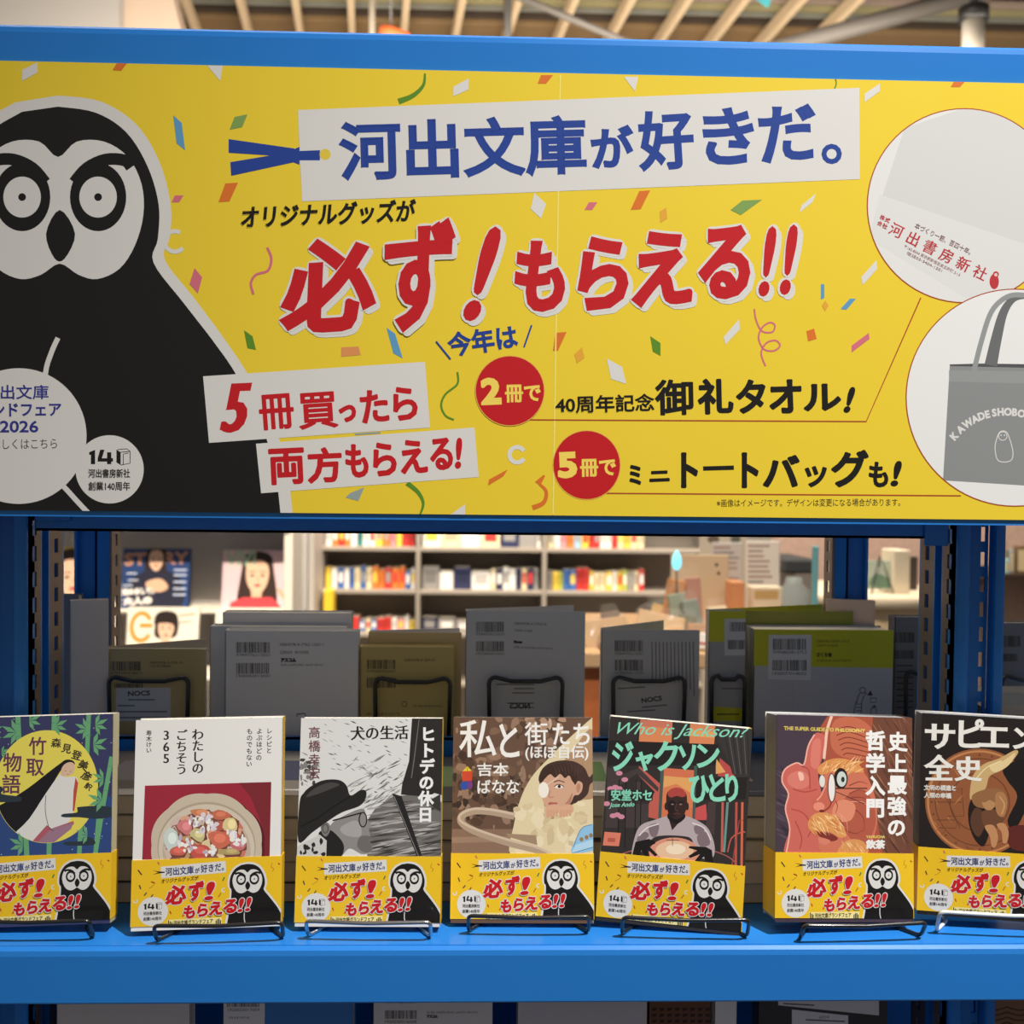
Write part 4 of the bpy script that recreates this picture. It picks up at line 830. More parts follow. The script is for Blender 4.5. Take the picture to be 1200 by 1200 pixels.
    A.poly(sm([(262, 570), (285, 530), (330, 515), (390, 530), (430, 570), (455, 630), (420, 640), (370, 612), (310, 606), (272, 600)], 3), (220, 150, 88), 8); streaks(A, 70, (280, 536, 435, 616), HY, 40, 7, 55, 8.1, 35, [(255, 520), (460, 500), (470, 650), (255, 625)], 28)
    A.poly(sm([(308, 612), (370, 618), (412, 645), (380, 660), (325, 640)], 4), (128, 50, 46), 7.8); A.poly(sm([(316, 640), (372, 655), (352, 678), (320, 668)], 4), (216, 128, 106), 7.8); A.poly(sm([(420, 690), (470, 650), (540, 660), (560, 725), (420, 725)], 3), (216, 148, 90), 8); streaks(A, 24, (430, 670, 540, 715), HY, 26, 6, 60, 8.7, 37)
    A.ell(428, 345, 34, 52, (40, 28, 28), 9); A.ell(432, 348, 24, 38, (206, 214, 208), 9.2); A.ell(438, 350, 9, 14, (40, 50, 50), 9.4, 16); A.ell(382, 392, 18, 70, (236, 228, 222), 9.5); A.ring(382, 392, 18, 4, (60, 40, 36), 9.7, ry=70, n=30); A.ell(335, 360, 14, 30, (226, 222, 214), 9.2, 20); A.line([(400, 395), (560, 392)], 5, (60, 40, 36), 9.6); A.line([(400, 410), (545, 470)], 3, (60, 40, 36), 9.6)
    W = (242, 240, 236)
    A.text('THE SUPER GUIDE TO PHILOSOPHY', (150, 114), (550, 118), 19, (232, 206, 110), 10, 1.2, n=4)
    A.vtext('史上最強の', 714, 104, 640, W, 10, 3.6, 98, 708); A.vtext('哲学入門', 601, 100, 545, W, 10, 3.8, 100, 600); A.text('YAMUCHA', (553, 643), (650, 643), 15, (232, 206, 110), 10, .9, n=4); A.text('飲茶', (552, 698), (650, 698), 48, W, 10, 3)
def cover_disc(A):
    A.poly([(90, 20), (900, 20), (900, 1100), (90, 1100)], (36, 30, 28), .5)
    OC = [(160, 98, 58), (184, 118, 70), (138, 82, 50)]
    cp = circ(420, 470, 276, 268, 64)
    A.poly(cp, (150, 90, 56), 1); A.ring(420, 470, 262, 10, (196, 134, 84), 1.4, ry=254); A.ring(420, 470, 225, 5, (110, 66, 42), 1.4, ry=218); A.ring(420, 470, 150, 6, (112, 66, 42), 1.5, ry=146)
    streaks(A, 70, (160, 220, 690, 720), OC, 46, 7, 80, 1.2, 41, cp, 60)
    for a in range(0, 360, 15): A.ell(420 + 243 * math.cos(R(a)), 470 + 236 * math.sin(R(a)), 6, 6, (112, 66, 42), 1.6, 10)
    for P in ([(200, 560), (300, 560), (300, 600), (215, 600)], [(260, 420), (330, 400), (340, 540), (250, 540)], [(190, 470), (330, 470)], [(230, 400), (320, 600)]): A.line(P, 4, (110, 64, 40), 1.7)
    A.poly(sm([(540, 300), (640, 250), (700, 300), (690, 420), (600, 600), (560, 560), (610, 440), (560, 360)], 4), (28, 24, 24), 2)
    A.poly(sm([(370, 470), (420, 420), (500, 400), (540, 440), (530, 560), (480, 600), (440, 690), (390, 650), (362, 560)], 4), (34, 26, 24), 3)
    SKc, SK2 = (206, 172, 118), (150, 104, 66)
    A.poly(sm([(385, 340), (440, 280), (520, 250), (595, 210), (614, 222), (570, 280), (530, 310), (470, 340), (450, 400), (400, 440), (370, 450)], 4), SKc, 4); A.poly(sm([(470, 290), (540, 262), (600, 222), (570, 280), (500, 320)], 4), (232, 206, 152), 4.3)
    A.poly(sm([(380, 440), (430, 410), (500, 400), (545, 420), (520, 480), (470, 500), (400, 490)], 4), SK2, 4.4); A.poly(sm([(432, 470), (452, 440), (486, 444), (498, 478), (480, 506), (448, 504)], 4), (186, 138, 92), 4.8); A.poly(sm([(430, 462), (450, 434), (488, 438), (500, 470), (470, 458), (446, 470)], 4), (150, 104, 68), 5); A.poly(sm([(500, 430), (540, 420), (560, 470), (540, 540), (505, 520)], 4), (176, 124, 80), 4.6); A.poly(sm([(395, 500), (430, 510), (452, 560), (420, 640), (388, 620), (372, 560)], 4), (92, 60, 44), 4.3); A.line(sm([(520, 440), (545, 480), (530, 530)], 4, False), 5, (214, 166, 116), 5); A.line(sm([(405, 350), (455, 296), (530, 262)], 4, False), 6, (240, 216, 170), 5)
    for P in ([(445, 590), (490, 585), (512, 640), (500, 690), (480, 690), (470, 640)], [(505, 580), (545, 575), (566, 620), (556, 670), (536, 670), (530, 620)]): A.poly(sm(P, 4), (196, 140, 96), 5)
    A.poly(sm([(560, 600), (680, 590), (700, 700), (580, 700)], 4), (96, 40, 34), 4); A.poly(sm([(430, 520), (500, 505), (540, 540), (520, 590), (450, 600)], 4), (112, 72, 50), 4.5)
    W = (240, 236, 228)
    for g, x0, x1, y, h in [('サ', 143, 296, 206, 130), ('ピ', 312, 440, 200, 150), ('エ', 412, 568, 196, 106), ('ン', 588, 700, 205, 110), ('ス', 712, 840, 210, 115)]: A.text(g, (x0, y), (x1, y + 4), h, W, 10, 6, flat=.55)
    A.text('全', (140, 366), (290, 366), 136, W, 10, 6, flat=.4); A.text('史', (292, 368), (432, 368), 130, W, 10, 6, flat=.4)
    A.text('文明の構造と', (138, 412), (300, 414), 28, W, 10, 1.2, n=4); A.text('人類の幸福', (138, 450), (276, 452), 28, W, 10, 1.2, n=4)
Q = {1: [(-162.9, 40.7), (568, 35), (550, 1075), (-188.7, 1114.7)], 2: [(78, 62), (826, 48), (810, 1095), (58, 1117)], 3: [(97, 50), (808, 55), (802, 1100), (62, 1092)], 4: Q4, 5: [(105, 45), (826, 105), (768, 1140), (30, 1062)], 6: [(118, 40), (785, 40), (797, 1078), (92, 1072)],
     7: [(133, 28), (865.9, 66), (848.8, 1084.6), (98, 1035)]}
book('paperback with a moon, bamboo and a long-haired lady, leftmost of the front row', (-.3166, .7368, -.3178, 8.1, -.3, -2.1), Q[1], (58, 60, 98), cover_moon, (196, 186, 150))
book('white cookery paperback with a plate of fruit on a red photo', (-.1947, .7332, -.3184, 7.0, 3.3, -.6), Q[2], (236, 233, 228), cover_recipe, (236, 190, 40))
book('black and white photo paperback of a man in a hat and glasses', (-.0802, .737, -.3189, 9.3, -1.6, -.4), Q[3], (222, 221, 218), cover_hat, (236, 190, 40))
book('brown photo paperback of a child with an eye patch beside a hoop', (.0321, .7446, -.3198, 10.7, -1.2, -.2), Q[4], (104, 78, 62), cover_child, (226, 220, 206))
book('dark paperback with mint lettering and a bald man over a glowing ball, tilted', (.1382, .7377, -.3205, 7.7, -6.7, 3.4), Q[5], (52, 47, 46), cover_glow, (236, 190, 40))
book('thick red-brown paperback of an old man with a moustache raising a finger', (.2669, .7335, -.3147, 7.1, 4.8, 2.2), Q[6], (72, 58, 70), cover_sage, (120, 90, 70), .024, (150, 150, 152))
book('black history paperback with a bronze disc, rightmost of the front row', (.3776, .7397, -.3155, 4.8, -6.7, 1.8), Q[7], (36, 30, 28), cover_disc, (60, 54, 50), .018, (140, 140, 142))
for nm, lb, x, y, z, yaw, m, w, lip in [
  ('wire_stand', 'black wire stand holding the moon and bamboo paperback', -.3166, .7368, 0, .05, BLKW, .044, .013), ('wire_stand', 'black wire stand holding the white cookery paperback', -.183, .7332, 0, 3.3, BLKW, .044, .012),
  ('wire_stand', 'silver wire stand holding the black and white photo paperback', -.0775, .737, 0, -1.6, CHROME, .044, .012), ('wire_stand', 'black wire stand holding the brown child photo paperback', .0365, .7446, 0, -1.2, BLKW, .0435, .0125),
  ('wire_stand', 'black wire stand holding the tilted mint-lettered paperback', .149, .7377, 0, -3, BLKW, .045, .0135), ('wire_stand', 'black wire stand holding the thick red-brown paperback', .275, .7335, 0, 2.8, BLKW, .045, .011),
  ('wire_stand', 'thick white wire stand holding the black history paperback', .386, .7397, 0, -5, WHW, .05, .0155)]:
    stand(nm, lb, x, y, EYE + SH, R(yaw), m, w, lip + .0035, -.0105, **(dict(by=.027, sl=.11) if x > .38 else {}))

# ------------------------------------------------------------------ books on the rear step, seen from behind
DK_ = (48, 46, 45); DZ = -.262
def rear_book(name_label, x0, x1, yt, Y, face, artfn=None, t=.012, spine=None, flap=0, flapcol=None, zb=DZ + .001, yaw=0, group='books on the rear step', pages=(214, 204, 186)):
    """upright book whose back cover faces the camera; flap = how far its other cover stands open, hinged at the left"""
    a = at(x0, yt, Y); c = at(x1, yt, Y); W = c.x - a.x; H = (a.z + c.z) / 2 - (EYE + zb); cx = (a.x + c.x) / 2
    T_ = thing('book', name_label, 'book', (cx, Y, EYE + zb), Matrix.Rotation(R(yaw), 3, 'Z'), group)
    w = W / 2; e = .0006; mf = M(face, .42, coat=.1); msn = M(spine or face, .42, coat=.1); mo = M(flapcol or face, .5)
    b = MB(); b.box((-w, 0, 0), (w, e, H), mf); b.box((-w, 0, 0), (-w + e, t, H), msn)
    if artfn:
        A = Art(lambda x, y: (lambda v: (v.x - cx, v.z - EYE - zb))(at(x, y, Y)), (-w, 0, w, H), rough=.45); artfn(A); b.art(A, -.00004, .00003)
    mt = Matrix.Translation((-w, t, 0)) @ Matrix.Rotation(R(flap), 4, 'Z')
    b.box((0, -e, 0), (W, 0, H), mo, mat4=mt); b.build('cover', T_)
    MB().box((-w + e, e, .001), (w - .0015, t - e, H - .0015), M(pages, .8, noise=.04)).build('page_block', T_)
    return T_
def back_print(x0, y0, x1, wide=True, h=13, gap=22, txt=None, seed=1, digits='9784776212021'):
    def f(A):
        A.barcode(x0, y0, x1, y0 + h, DK_, 1, seed); A.text(digits, (x0, y0 + h + 4), (x1, y0 + h + 4), 3, DK_, 1)
        A.barcode(x0, y0 + gap + 2, x1, y0 + gap + h + 2, DK_, 1, seed + 1); A.text('1920050015001', (x0, y0 + gap + h + 6), (x1, y0 + gap + h + 6), 3, DK_, 1)
        if txt: txt(A)
    return f
def tB(A):
    A.text('ISBN978-4-309-41', (176, 778), (214, 778), 3, DK_, 1); A.text('C0193 ¥800E', (176, 782), (200, 782), 3, DK_, 1)
    A.poly([(136, 806), (200, 806), (200, 845), (136, 845)], (206, 206, 206), 1.2); A.text('NOCS', (150, 816), (176, 815), 6, DK_, 2, .3)
    for i, (a, b) in enumerate([(150, 182), (138, 158), (138, 196), (138, 196)]): A.line([(a, 820 + i * 7), (b, 820 + i * 7)], 1.4, (90, 90, 90), 2)
def fB(A): A.barcode(130, 775, 166, 786, DK_, 1, 3); A.text('9784309418421', (130, 790), (166, 790), 3, DK_, 1); A.barcode(134, 801, 168, 806, DK_, 1, 4); tB(A)
def tC(A):
    A.text('ISBN978-4-7762-1202-1', (328, 757), (379, 757), 3.4, DK_, 1); A.text('C0020  ¥1500E', (328, 766), (362, 766), 3.4, DK_, 1); A.text('アスコム', (329, 776), (347, 776), 5, (20, 20, 20), 1, .5)
    A.text('定価1,650円(本体1,500円+税10%)', (329, 781), (379, 781), 3.2, DK_, 1); A.line([(348, 840), (348, 837), (357, 836), (358, 840)], 1.2, DK_, 1)
def tD(A):
    A.text('ISBN978-4-309-01', (474, 775), (510, 775), 3, DK_, 1); A.text('定価(本体税別)', (484, 829), (518, 829), 3, DK_, 1); A.text('本体650円', (428, 838), (468, 838), 3, DK_, 1); A.ring(474, 825, 3, .8, DK_, 1, n=12)
def fD(A): A.barcode(430, 773, 463, 784, DK_, 1, 8); A.text('9784309026565', (430, 788), (463, 788), 3, DK_, 1); A.barcode(430, 794, 463, 806, DK_, 1, 9); tD(A)
def tE(A):
    A.text('ISBN978-4-7762-0', (603, 732), (640, 733), 3, DK_, 1); A.text('C0095 ¥1400E', (603, 740), (624, 741), 3, DK_, 1); A.text('Ploom', (602, 754), (612, 754), 3.5, (20, 20, 20), 1, .4); A.text('定価1,540円(本体1,400円+税10%)', (602, 760), (648, 762), 3.2, DK_, 1)
    A.poly([(578, 800), (654, 800), (656, 845), (576, 845)], (196, 196, 198), 1)
    for a, b, y in [(582, 626, 802), (602, 626, 807), (600, 626, 812), (594, 626, 824), (600, 626, 829)]: A.line([(a, y), (b, y)], 1.3, (100, 100, 100), 2)
    A.text('NOCS', (621, 830), (597, 830), -6, DK_, 2, .3)
def tF(A):
    for i in range(12): A.line([(764 + i * 4.4, 752), (765 + i * 4.4, 838 if i < 7 else 800 + (i % 3) * 8)], 1, (96, 96, 96), 1)
    A.poly([(722, 800), (797, 800), (800, 845), (722, 845)], (196, 196, 196), 1.3); A.text('NOCS', (752, 824), (776, 821), 6, DK_, 2, .3); A.line([(752, 829), (782, 826)], 1.3, (90, 90, 90), 2); A.line([(724, 807), (756, 805)], 1.3, (90, 90, 90), 2); A.line([(735, 834), (768, 832)], 1.3, (90, 90, 90), 2)
YG = (206, 206, 44)
def tG(A):
    A.poly([(820, 700), (900, 715), (900, 752), (820, 752)], YG, .5)
    A.poly([(849, 725), (880, 725), (880, 768), (849, 768)], (214, 214, 214), .8); A.poly([(836, 828), (870, 830), (870, 845), (836, 845)], YG, .9); A.line([(846, 807), (870, 807)], 1.2, (90, 90, 90), 2); A.line([(840, 837), (866, 837)], 1.5, (60, 60, 50), 2)
def tH(A):
    A.poly([(870, 725), (1050, 734), (1050, 783), (870, 780)], YG, .5); A.poly([(901, 744), (951, 744), (950, 797), (900, 796)], (222, 222, 222), .8)
    A.text('ISBN978-4-86581-375-5', (957, 753), (995, 753), 3, (70, 66, 20), 1); A.text('C0077 ¥1800E', (957, 758), (982, 758), 3, (70, 66, 20), 1); A.text('さくら舎', (957, 770), (975, 770), 5.5, (60, 56, 20), 1, .3); A.text('定価:本体1800円(税別)', (957, 776), (998, 776), 3.4, (60, 56, 20), 1)
    K = (56, 54, 52)
    A.ring(1011, 809, 3.4, .9, K, 1, n=14); A.line(sm([(1008, 812), (1005, 818), (1004, 824)], 3, False), 1, K, 1); A.line([(1012, 812), (1016, 812), (1012, 816), (1010, 822)], 1, K, 1); A.poly([(1016, 815), (1020, 809), (1023, 815)], K, 1)
    A.line([(1003, 822), (1000, 838)], .9, K, 1); A.line([(1010, 822), (1009, 838)], .9, K, 1)
    for y in (825, 829, 833): A.line([(1002.5, y), (1009.6, y)], .8, K, 1)
    for P in ([(1020, 818), (1027, 818), (1027, 823), (1020, 823), (1020, 818)], [(1021, 830), (1027, 830), (1027, 838), (1020, 838), (1021, 830)]): A.line(P, .9, K, 1)
    A.poly([(1021, 829), (1025, 826), (1027, 829)], K, 1)
    A.line([(930, 780), (928, 850)], 1, (190, 190, 190), .6)
GRY = (232, 232, 232)
rear_book('slate grey book tucked behind the left post', 58, 92, 697, .978, (112, 118, 126))
rear_book('plain beige board book standing angled beside the left rear post', 84, 126, 703, .948, (236, 218, 198), t=.008, yaw=22)
rear_book('olive brown book with a white slip, left of the grey book stack', 118, 240, 760, .956, (196, 174, 118), fB, flap=33, flapcol=(190, 180, 162))
rear_book('front grey book of the stacked trio, with two barcodes', 264, 420, 739, .95, GRY, back_print(277, 752.5, 316.5, txt=tC, seed=21, h=12.5, gap=22.5), t=.014)
rear_book('middle grey book of the stacked trio', 246, 406, 734, .9655, (220, 222, 224), t=.018)
rear_book('rearmost grey book of the stacked trio, slightly taller', 261, 411, 718, .985, (214, 216, 220), t=.02)
rear_book('olive brown book with a barcode to the right of the grey book stack', 422, 532, 758, .956, (204, 182, 112), fD)
rear_book('brown book with a grey open flap behind the right-hand olive brown book', 432, 541, 741, .976, (196, 176, 128), flap=14, flapcol=(214, 210, 210))
rear_book('plain grey book with barcodes behind the child photo paperback', 546, 686, 716, .956, (208, 208, 210), back_print(558, 728.5, 591, txt=tE, seed=31, h=12, gap=21), flap=20, flapcol=(208, 208, 210))
rear_book('grey book with upright lines of small print behind the tilted paperback', 705, 820, 738, .956, (196, 196, 196), back_print(720.5, 750.5, 754, txt=tF, seed=41, h=13, gap=20.5), flap=40, flapcol=(196, 196, 196))
rear_book('grey and lime book with a barcode label, left of the ladder picture', 831, 874, 716, .956, (170, 172, 174), lambda A: (tG(A), A.barcode(855, 729, 882, 740, DK_, 1.2, 51), A.barcode(853, 750, 882, 761, DK_, 1.2, 52)), t=.014)
rear_book('lime covered book lying open behind the grey and lime one', 838, 1000, 716, .985, (150, 152, 60), t=.012, flap=22, flapcol=YG)
rear_book('thick grey and lime book with a ladder picture and barcode label', 884, 1047, 738, .95, (196, 196, 198), lambda A: (tH(A), A.barcode(906, 748.5, 945, 761.5, DK_, 1.2, 61), A.text('9784865813753', (906, 766), (945, 766), 3.4, DK_, 1.2), A.barcode(905, 773.5, 944.5, 786, DK_, 1.2, 62), A.text('1920077018002', (905, 791), (945, 791), 3.4, DK_, 1.2)), t=.032, spine=(170, 168, 166))
rear_book('plain pinkish beige board standing angled beside the right rear post', 970, 1024, 703, .989, (236, 206, 180), t=.006, yaw=-14)
rear_book('dark grey book with barcodes half hidden by the right post', 1049, 1112, 723, .962, (122, 122, 124), lambda A: (A.barcode(1047, 741, 1072, 753, DK_, 1, 71), A.barcode(1047, 762, 1072, 772, DK_, 1, 72), [A.line([(1050, 780 + i * 7), (1070, 780 + i * 7)], 1.3, (60, 60, 60), 1) for i in range(8)]), t=.016)
rear_book('grey book with barcodes to the right of the right post', 1160, 1262, 730, .962, (128, 128, 130), lambda A: (A.barcode(1168, 745, 1196, 758, DK_, 1, 81), A.barcode(1166, 766, 1193, 775, DK_, 1, 82)), t=.016)
def rear_stand(label, x0, x1, yt, Y=.9515):
    a = at(x0, yt, Y); c = at(x1, yt, Y); h = (a.z + c.z) / 2 - (EYE + DZ); w = (c.x - a.x) / 2
    t = thing('wire_stand', label, 'book stand', ((a.x + c.x) / 2, Y - .0035, EYE + DZ), None, 'wire stands on the rear step'); r = .0021
    P = []
    base = [(-w * .95, 0, .0018), (-w, 0, h - .006)] + [(-w + .006 * (1 - math.cos(R(q))), 0, h - .006 + .006 * math.sin(R(q))) for q in (30, 60, 90)] + [(-w * .4, 0, h - .0035), (w * .4, 0, h - .0035)] + [(w - .006 * (1 - math.cos(R(q))), 0, h - .006 + .006 * math.sin(R(q))) for q in (90, 60, 30)] + [(w, 0, h - .006), (w * .95, 0, .0018)]
    MB().tube(base, r, BLKW, 8).build('back_loop', t)
    MB().tube([(-w * .95, 0, .0018), (-w * .95, -.010, .0018), (w * .95, -.010, .0018), (w * .95, 0, .0018)], r * .8, BLKW, 8).build('foot', t)
for lb, a, c, y in [('black wire loop in front of the olive brown book with the white slip', 129, 222, 793), ('black wire loop in front of the olive brown book right of the grey stack', 440, 528, 794), ('black wire loop in front of the plain grey book with barcodes', 573, 659, 793),
                    ('black wire loop in front of the grey book with upright print', 718, 802, 793), ('black wire loop in front of the grey and lime book', 833, 872, 791), ('black wire loop in front of the dark grey book beside the right post', 1060, 1112, 786), ('black wire loop in front of the book right of the right post', 1172, 1250, 792)]:
    rear_stand(lb, a, c, y, .9515 if a != 1060 else .957)
# flat stacks on the shelf behind the gaps
rn = random.Random(12)
PAL = [(150, 150, 146), (70, 70, 74), (190, 186, 176), (96, 90, 84), (174, 168, 158), (60, 62, 70), (130, 122, 110)]
def flat_book(label, cx, y0, z, w, d, h, cov, group, yaw=0):
    T_ = thing('flat_book', label, 'book', (cx, y0, EYE + z), Matrix.Rotation(R(yaw), 3, 'Z'), group)
    m = M(cov, .4, coat=.15); b = MB(); b.box((-w / 2, 0, 0), (w / 2, d, .0006), m); b.box((-w / 2, 0, h - .0006), (w / 2, d, h), m); b.box((-w / 2, d - .0006, 0), (w / 2, d, h), m)
    r_ = random.Random(label); b.add([(-w * .3, d * .3, h + .00005), (w * .1, d * .3, h + .00005), (w * .1, d * .75, h + .00005), (-w * .3, d * .75, h + .00005)], [(0, 1, 2, 3)], M((r_.randint(90, 150), r_.randint(90, 140), r_.randint(70, 130)), .4))
    b.build('cover', T_); MB().box((-w / 2 + .001, .001, .0006), (w / 2 - .001, d - .0006, h - .0006), M((206, 196, 178), .8, noise=.05)).build('page_block', T_)
gaps = [(144, 'stacked between the moon and cookery paperbacks'), (338, 'stacked between the cookery and black-and-white paperbacks'), (525, 'stacked between the black-and-white and child photo paperbacks'), (705, 'stacked between the child photo and mint-lettered paperbacks'), (884, 'stacked between the mint-lettered and thick red-brown paperbacks')]
LV = ['lowest', 'second from bottom', 'middle', 'second from top', 'topmost']
for gx, where in gaps:
    cx = at(gx, 980, .79).x; z = SH
    for k in range(5):
        h = rn.uniform(.0155, .0185)
        flat_book('%s flat book %s' % (LV[k], where), cx + rn.uniform(-.003, .003), .79 + rn.uniform(-.004, .003), z, .104, .132, h - .0003, PAL[rn.randrange(7)], 'flat stack ' + where, rn.uniform(-1.5, 1.5)); z += h
z = SH; cx = at(1163, 830, .81).x + .055
for k in range(8):
    flat_book('%s cream book of the flat pile right of the right post' % (['lowest'] + [ordinal(i) for i in range(1, 7)] + ['topmost'])[k], cx + (k % 3 - 1) * .001, .80 + .002 * (k % 2), z, .105, .12, .0180, (214, 206, 190) if k < 7 else (120, 118, 116), 'flat pile beyond the right post'); z += .0183

# ------------------------------------------------------------------ books on the lower shelf, tops just under the lip
def low_book(label, x0, x1, col, artfn=None, Y=.80, t=.016, top=-.385, yt=1150):
    a = at(x0, 1190, Y); c = at(x1, 1190, Y); T_ = thing('book', label, 'book', ((a.x + c.x) / 2, Y, EYE + LSH), None, 'books on the lower shelf'); w = (c.x - a.x) / 2; H = top - LSH; cx = (a.x + c.x) / 2
    b = MB(); m = M(col, .45); b.box((-w, 0, 0), (w, .0006, H), m); b.box((-w, 0, 0), (-w + .0006, t, H), m); b.box((-w, t - .0006, 0), (w, t, H), m)
    if artfn:
        A = Art(lambda x, y: (lambda v: (v.x - cx, v.z - EYE - LSH))(at(x, y, Y)), (-w, 0, w, H)); artfn(A); b.art(A, -.00004, .00003)
    b.build('cover', T_); MB().box((-w + .001, .0006, .001), (w - .001, t - .0006, H - .001), PAPER).build('page_block', T_)
low_book('plain pale grey book on the lower shelf at the left', 66, 222, (206, 202, 196))
low_book('blue book with a white barcode panel on the lower shelf', 262, 414, (52, 118, 184), lambda A: (A.poly([(255, 1120), (311, 1120), (310, 1210), (260, 1210)], (220, 218, 214), .5), A.barcode(266, 1172, 304, 1180, DK_, 1, 5), A.text('1920020017009', (267, 1185), (304, 1185), 3.5, DK_, 1), A.text('定価 本体1700円+税', (268, 1194), (292, 1194), 3, DK_, 1)))
low_book('white book with a barcode on the lower shelf, right of the blue one', 437, 577, (214, 210, 204), lambda A: (A.text('9784776213307', (450, 1176), (488, 1176), 3, DK_, 1), A.barcode(451, 1184, 488, 1194, DK_, 1, 6), A.text('1920030016008', (451, 1199), (488, 1199), 3.5, DK_, 1), A.text('定価1,760円(本体1,600円+税10%)', (500, 1188), (560, 1188), 3, DK_, 1), A.text('アスコム', (500, 1193), (513, 1193), 4, DK_, 1, .4)))
low_book('wide pale grey book on the lower shelf below the tilted paperback', 606, 758, (196, 192, 190))
low_book('dark brown patterned book on the lower shelf', 760, 832, (104, 66, 44), lambda A: [A.poly([(764 + i * 9, 1181 + j * 7), (770 + i * 9, 1181 + j * 7), (769 + i * 9, 1184 + j * 7), (764 + i * 9, 1185 + j * 7)], (48, 30, 24), 1) for i in range(8) for j in range(4)])
low_book('narrow white booklet on the lower shelf beside the brown patterned book', 837, 863, (222, 220, 216))
low_book('black case with white printed labels on the lower shelf', 888, 1040, (52, 52, 56), lambda A: (A.poly([(912, 1160), (1030, 1160), (1030, 1190), (912, 1178)], (206, 206, 206), 1), A.poly([(928, 1183), (994, 1190), (994, 1212), (928, 1210)], (214, 214, 214), 1.5), A.text('品切中', (960, 1194), (972, 1194), 4, DK_, 2), A.line([(944, 1195), (990, 1197)], 1.5, (80, 80, 80), 2), A.line([(918, 1176), (954, 1178)], 1.6, (90, 90, 90), 2)))
low_book('brown wavy patterned book on the lower shelf at the right', 1152, 1260, (132, 96, 66), lambda A: [A.line(sm([(1150 + i * 30, 1180 + k * 6), (1165 + i * 30, 1184 + k * 6), (1180 + i * 30, 1180 + k * 6)], 4, False), 1.6, (70, 48, 34), 1) for i in range(4) for k in range(5)])

# ------------------------------------------------------------------ magazine rack behind at the left
YM = 3.0
k3 = YM / F
a = at(352, 622, YM); c = at(-60, 622, YM)
mr = thing('magazine_rack', 'grey magazine rack with slanted tiers of magazines behind the display', 'rack', ((a.x + c.x) / 2, YM + .1, 0)); ox, oy = mr.location.x, mr.location.y
def mpart(b, name, label=None):
    o = b.build(name, mr); o.location = (-ox, -oy, 0)
    if label: o['label'] = label
GP = M((168, 166, 166), .6, noise=.03); WP_ = M((228, 222, 212), .5)
b = MB(); b.box((c.x, YM + .12, 0), (a.x, YM + .15, at(0, 560, YM).z), GP); mpart(b, 'back_panel')
b = MB()
for y in (712, 786, 860): b.box((c.x, YM - .03 + (y - 712) * -.0007, at(0, y + 4, YM).z), (a.x - .03, YM + .12, at(0, y, YM).z), WP_, .002)
mpart(b, 'tier_shelf')
b = MB(); b.box((at(340, 0, YM).x, YM - .05, 0), (at(350, 0, YM).x, YM + .15, at(0, 560, YM).z), WP_, .003); mpart(b, 'side_panel')
b = MB(); b.box((c.x, 2.83, at(0, 563, 2.8).z), (at(352, 0, YM).x, YM + .15, at(0, 561, 2.8).z + .02), GP, .003); mpart(b, 'unseen_shade_board')  # unseen overhang, added to cast shade on the upper magazines
SKN = (226, 184, 156); HAIR = (52, 38, 34)
def portrait(A, x, y, s, hair=HAIR, long=True, bust=True):
    hp = [(-26, -8), (-22, -34), (0, -42), (22, -34), (28, -6)] + ([(34, 40), (24, 62), (-26, 62), (-32, 40)] if long else [(26, 14), (10, 22), (-12, 22), (-26, 14)])
    A.poly(sm([(x + a * s, y + b * s) for a, b in hp], 4), hair, 3)
    if bust: A.poly(sm([(x + a * s, y + b * s) for a, b in [(-9, 16), (9, 16), (10, 42), (44, 60), (40, 78), (-40, 78), (-44, 60), (-10, 42)]], 3), SKN, 3.5)
    A.poly(sm([(x + a * s, y + b * s) for a, b in [(-18, -14), (-10, -26), (10, -26), (19, -12), (17, 10), (7, 26), (-5, 26), (-16, 10)]], 4), (232, 192, 166), 4)
    for d in (-8, 9): A.ell(x + d * s, y - 2 * s, 3.4 * s, 1.8 * s, (40, 28, 26), 5, 10); A.line([(x + (d - 5) * s, y - 8 * s), (x + (d + 5) * s, y - 8.5 * s)], 1.6 * s, (80, 56, 46), 5)
    A.line([(x + 1 * s, y - 1 * s), (x + 2 * s, y + 7 * s)], 1.4 * s, (196, 146, 122), 5); A.ell(x + 1 * s, y + 14 * s, 5.5 * s, 2.4 * s, (190, 70, 70), 5, 12)
def magazine(label, x0, x1, y0, y1, Y, base, artfn, dz=0):
    p = at(x0, y1, Y); q = at(x1, y0, Y); W = q.x - p.x; H = q.z - p.z; cx = (p.x + q.x) / 2; z0 = p.z
    T_ = thing('magazine', label, 'magazine', (cx, Y, z0), Matrix.Rotation(R(-9), 3, 'X'), 'magazines on the rack')
    A = Art(lambda x, y: (lambda v: (v.x - cx, v.z - z0))(at(x, y, Y)), (-W / 2, 0, W / 2, H)); artfn(A)
    b = MB(); b.box((-W / 2, 0, 0), (W / 2, .0008, H), M(base, .35, coat=.3)); b.box((-W / 2, .0062, 0), (W / 2, .007, H), M(base, .35, coat=.3)); b.box((W / 2 - .0008, 0, 0), (W / 2, .007, H), M(base, .35, coat=.3)); b.art(A, -.0002, .00015); b.build('cover', T_)
    MB().box((-W / 2 + .002, .0009, .001), (W / 2 - .001, .006, H - .001), PAPER).build('page_block', T_)
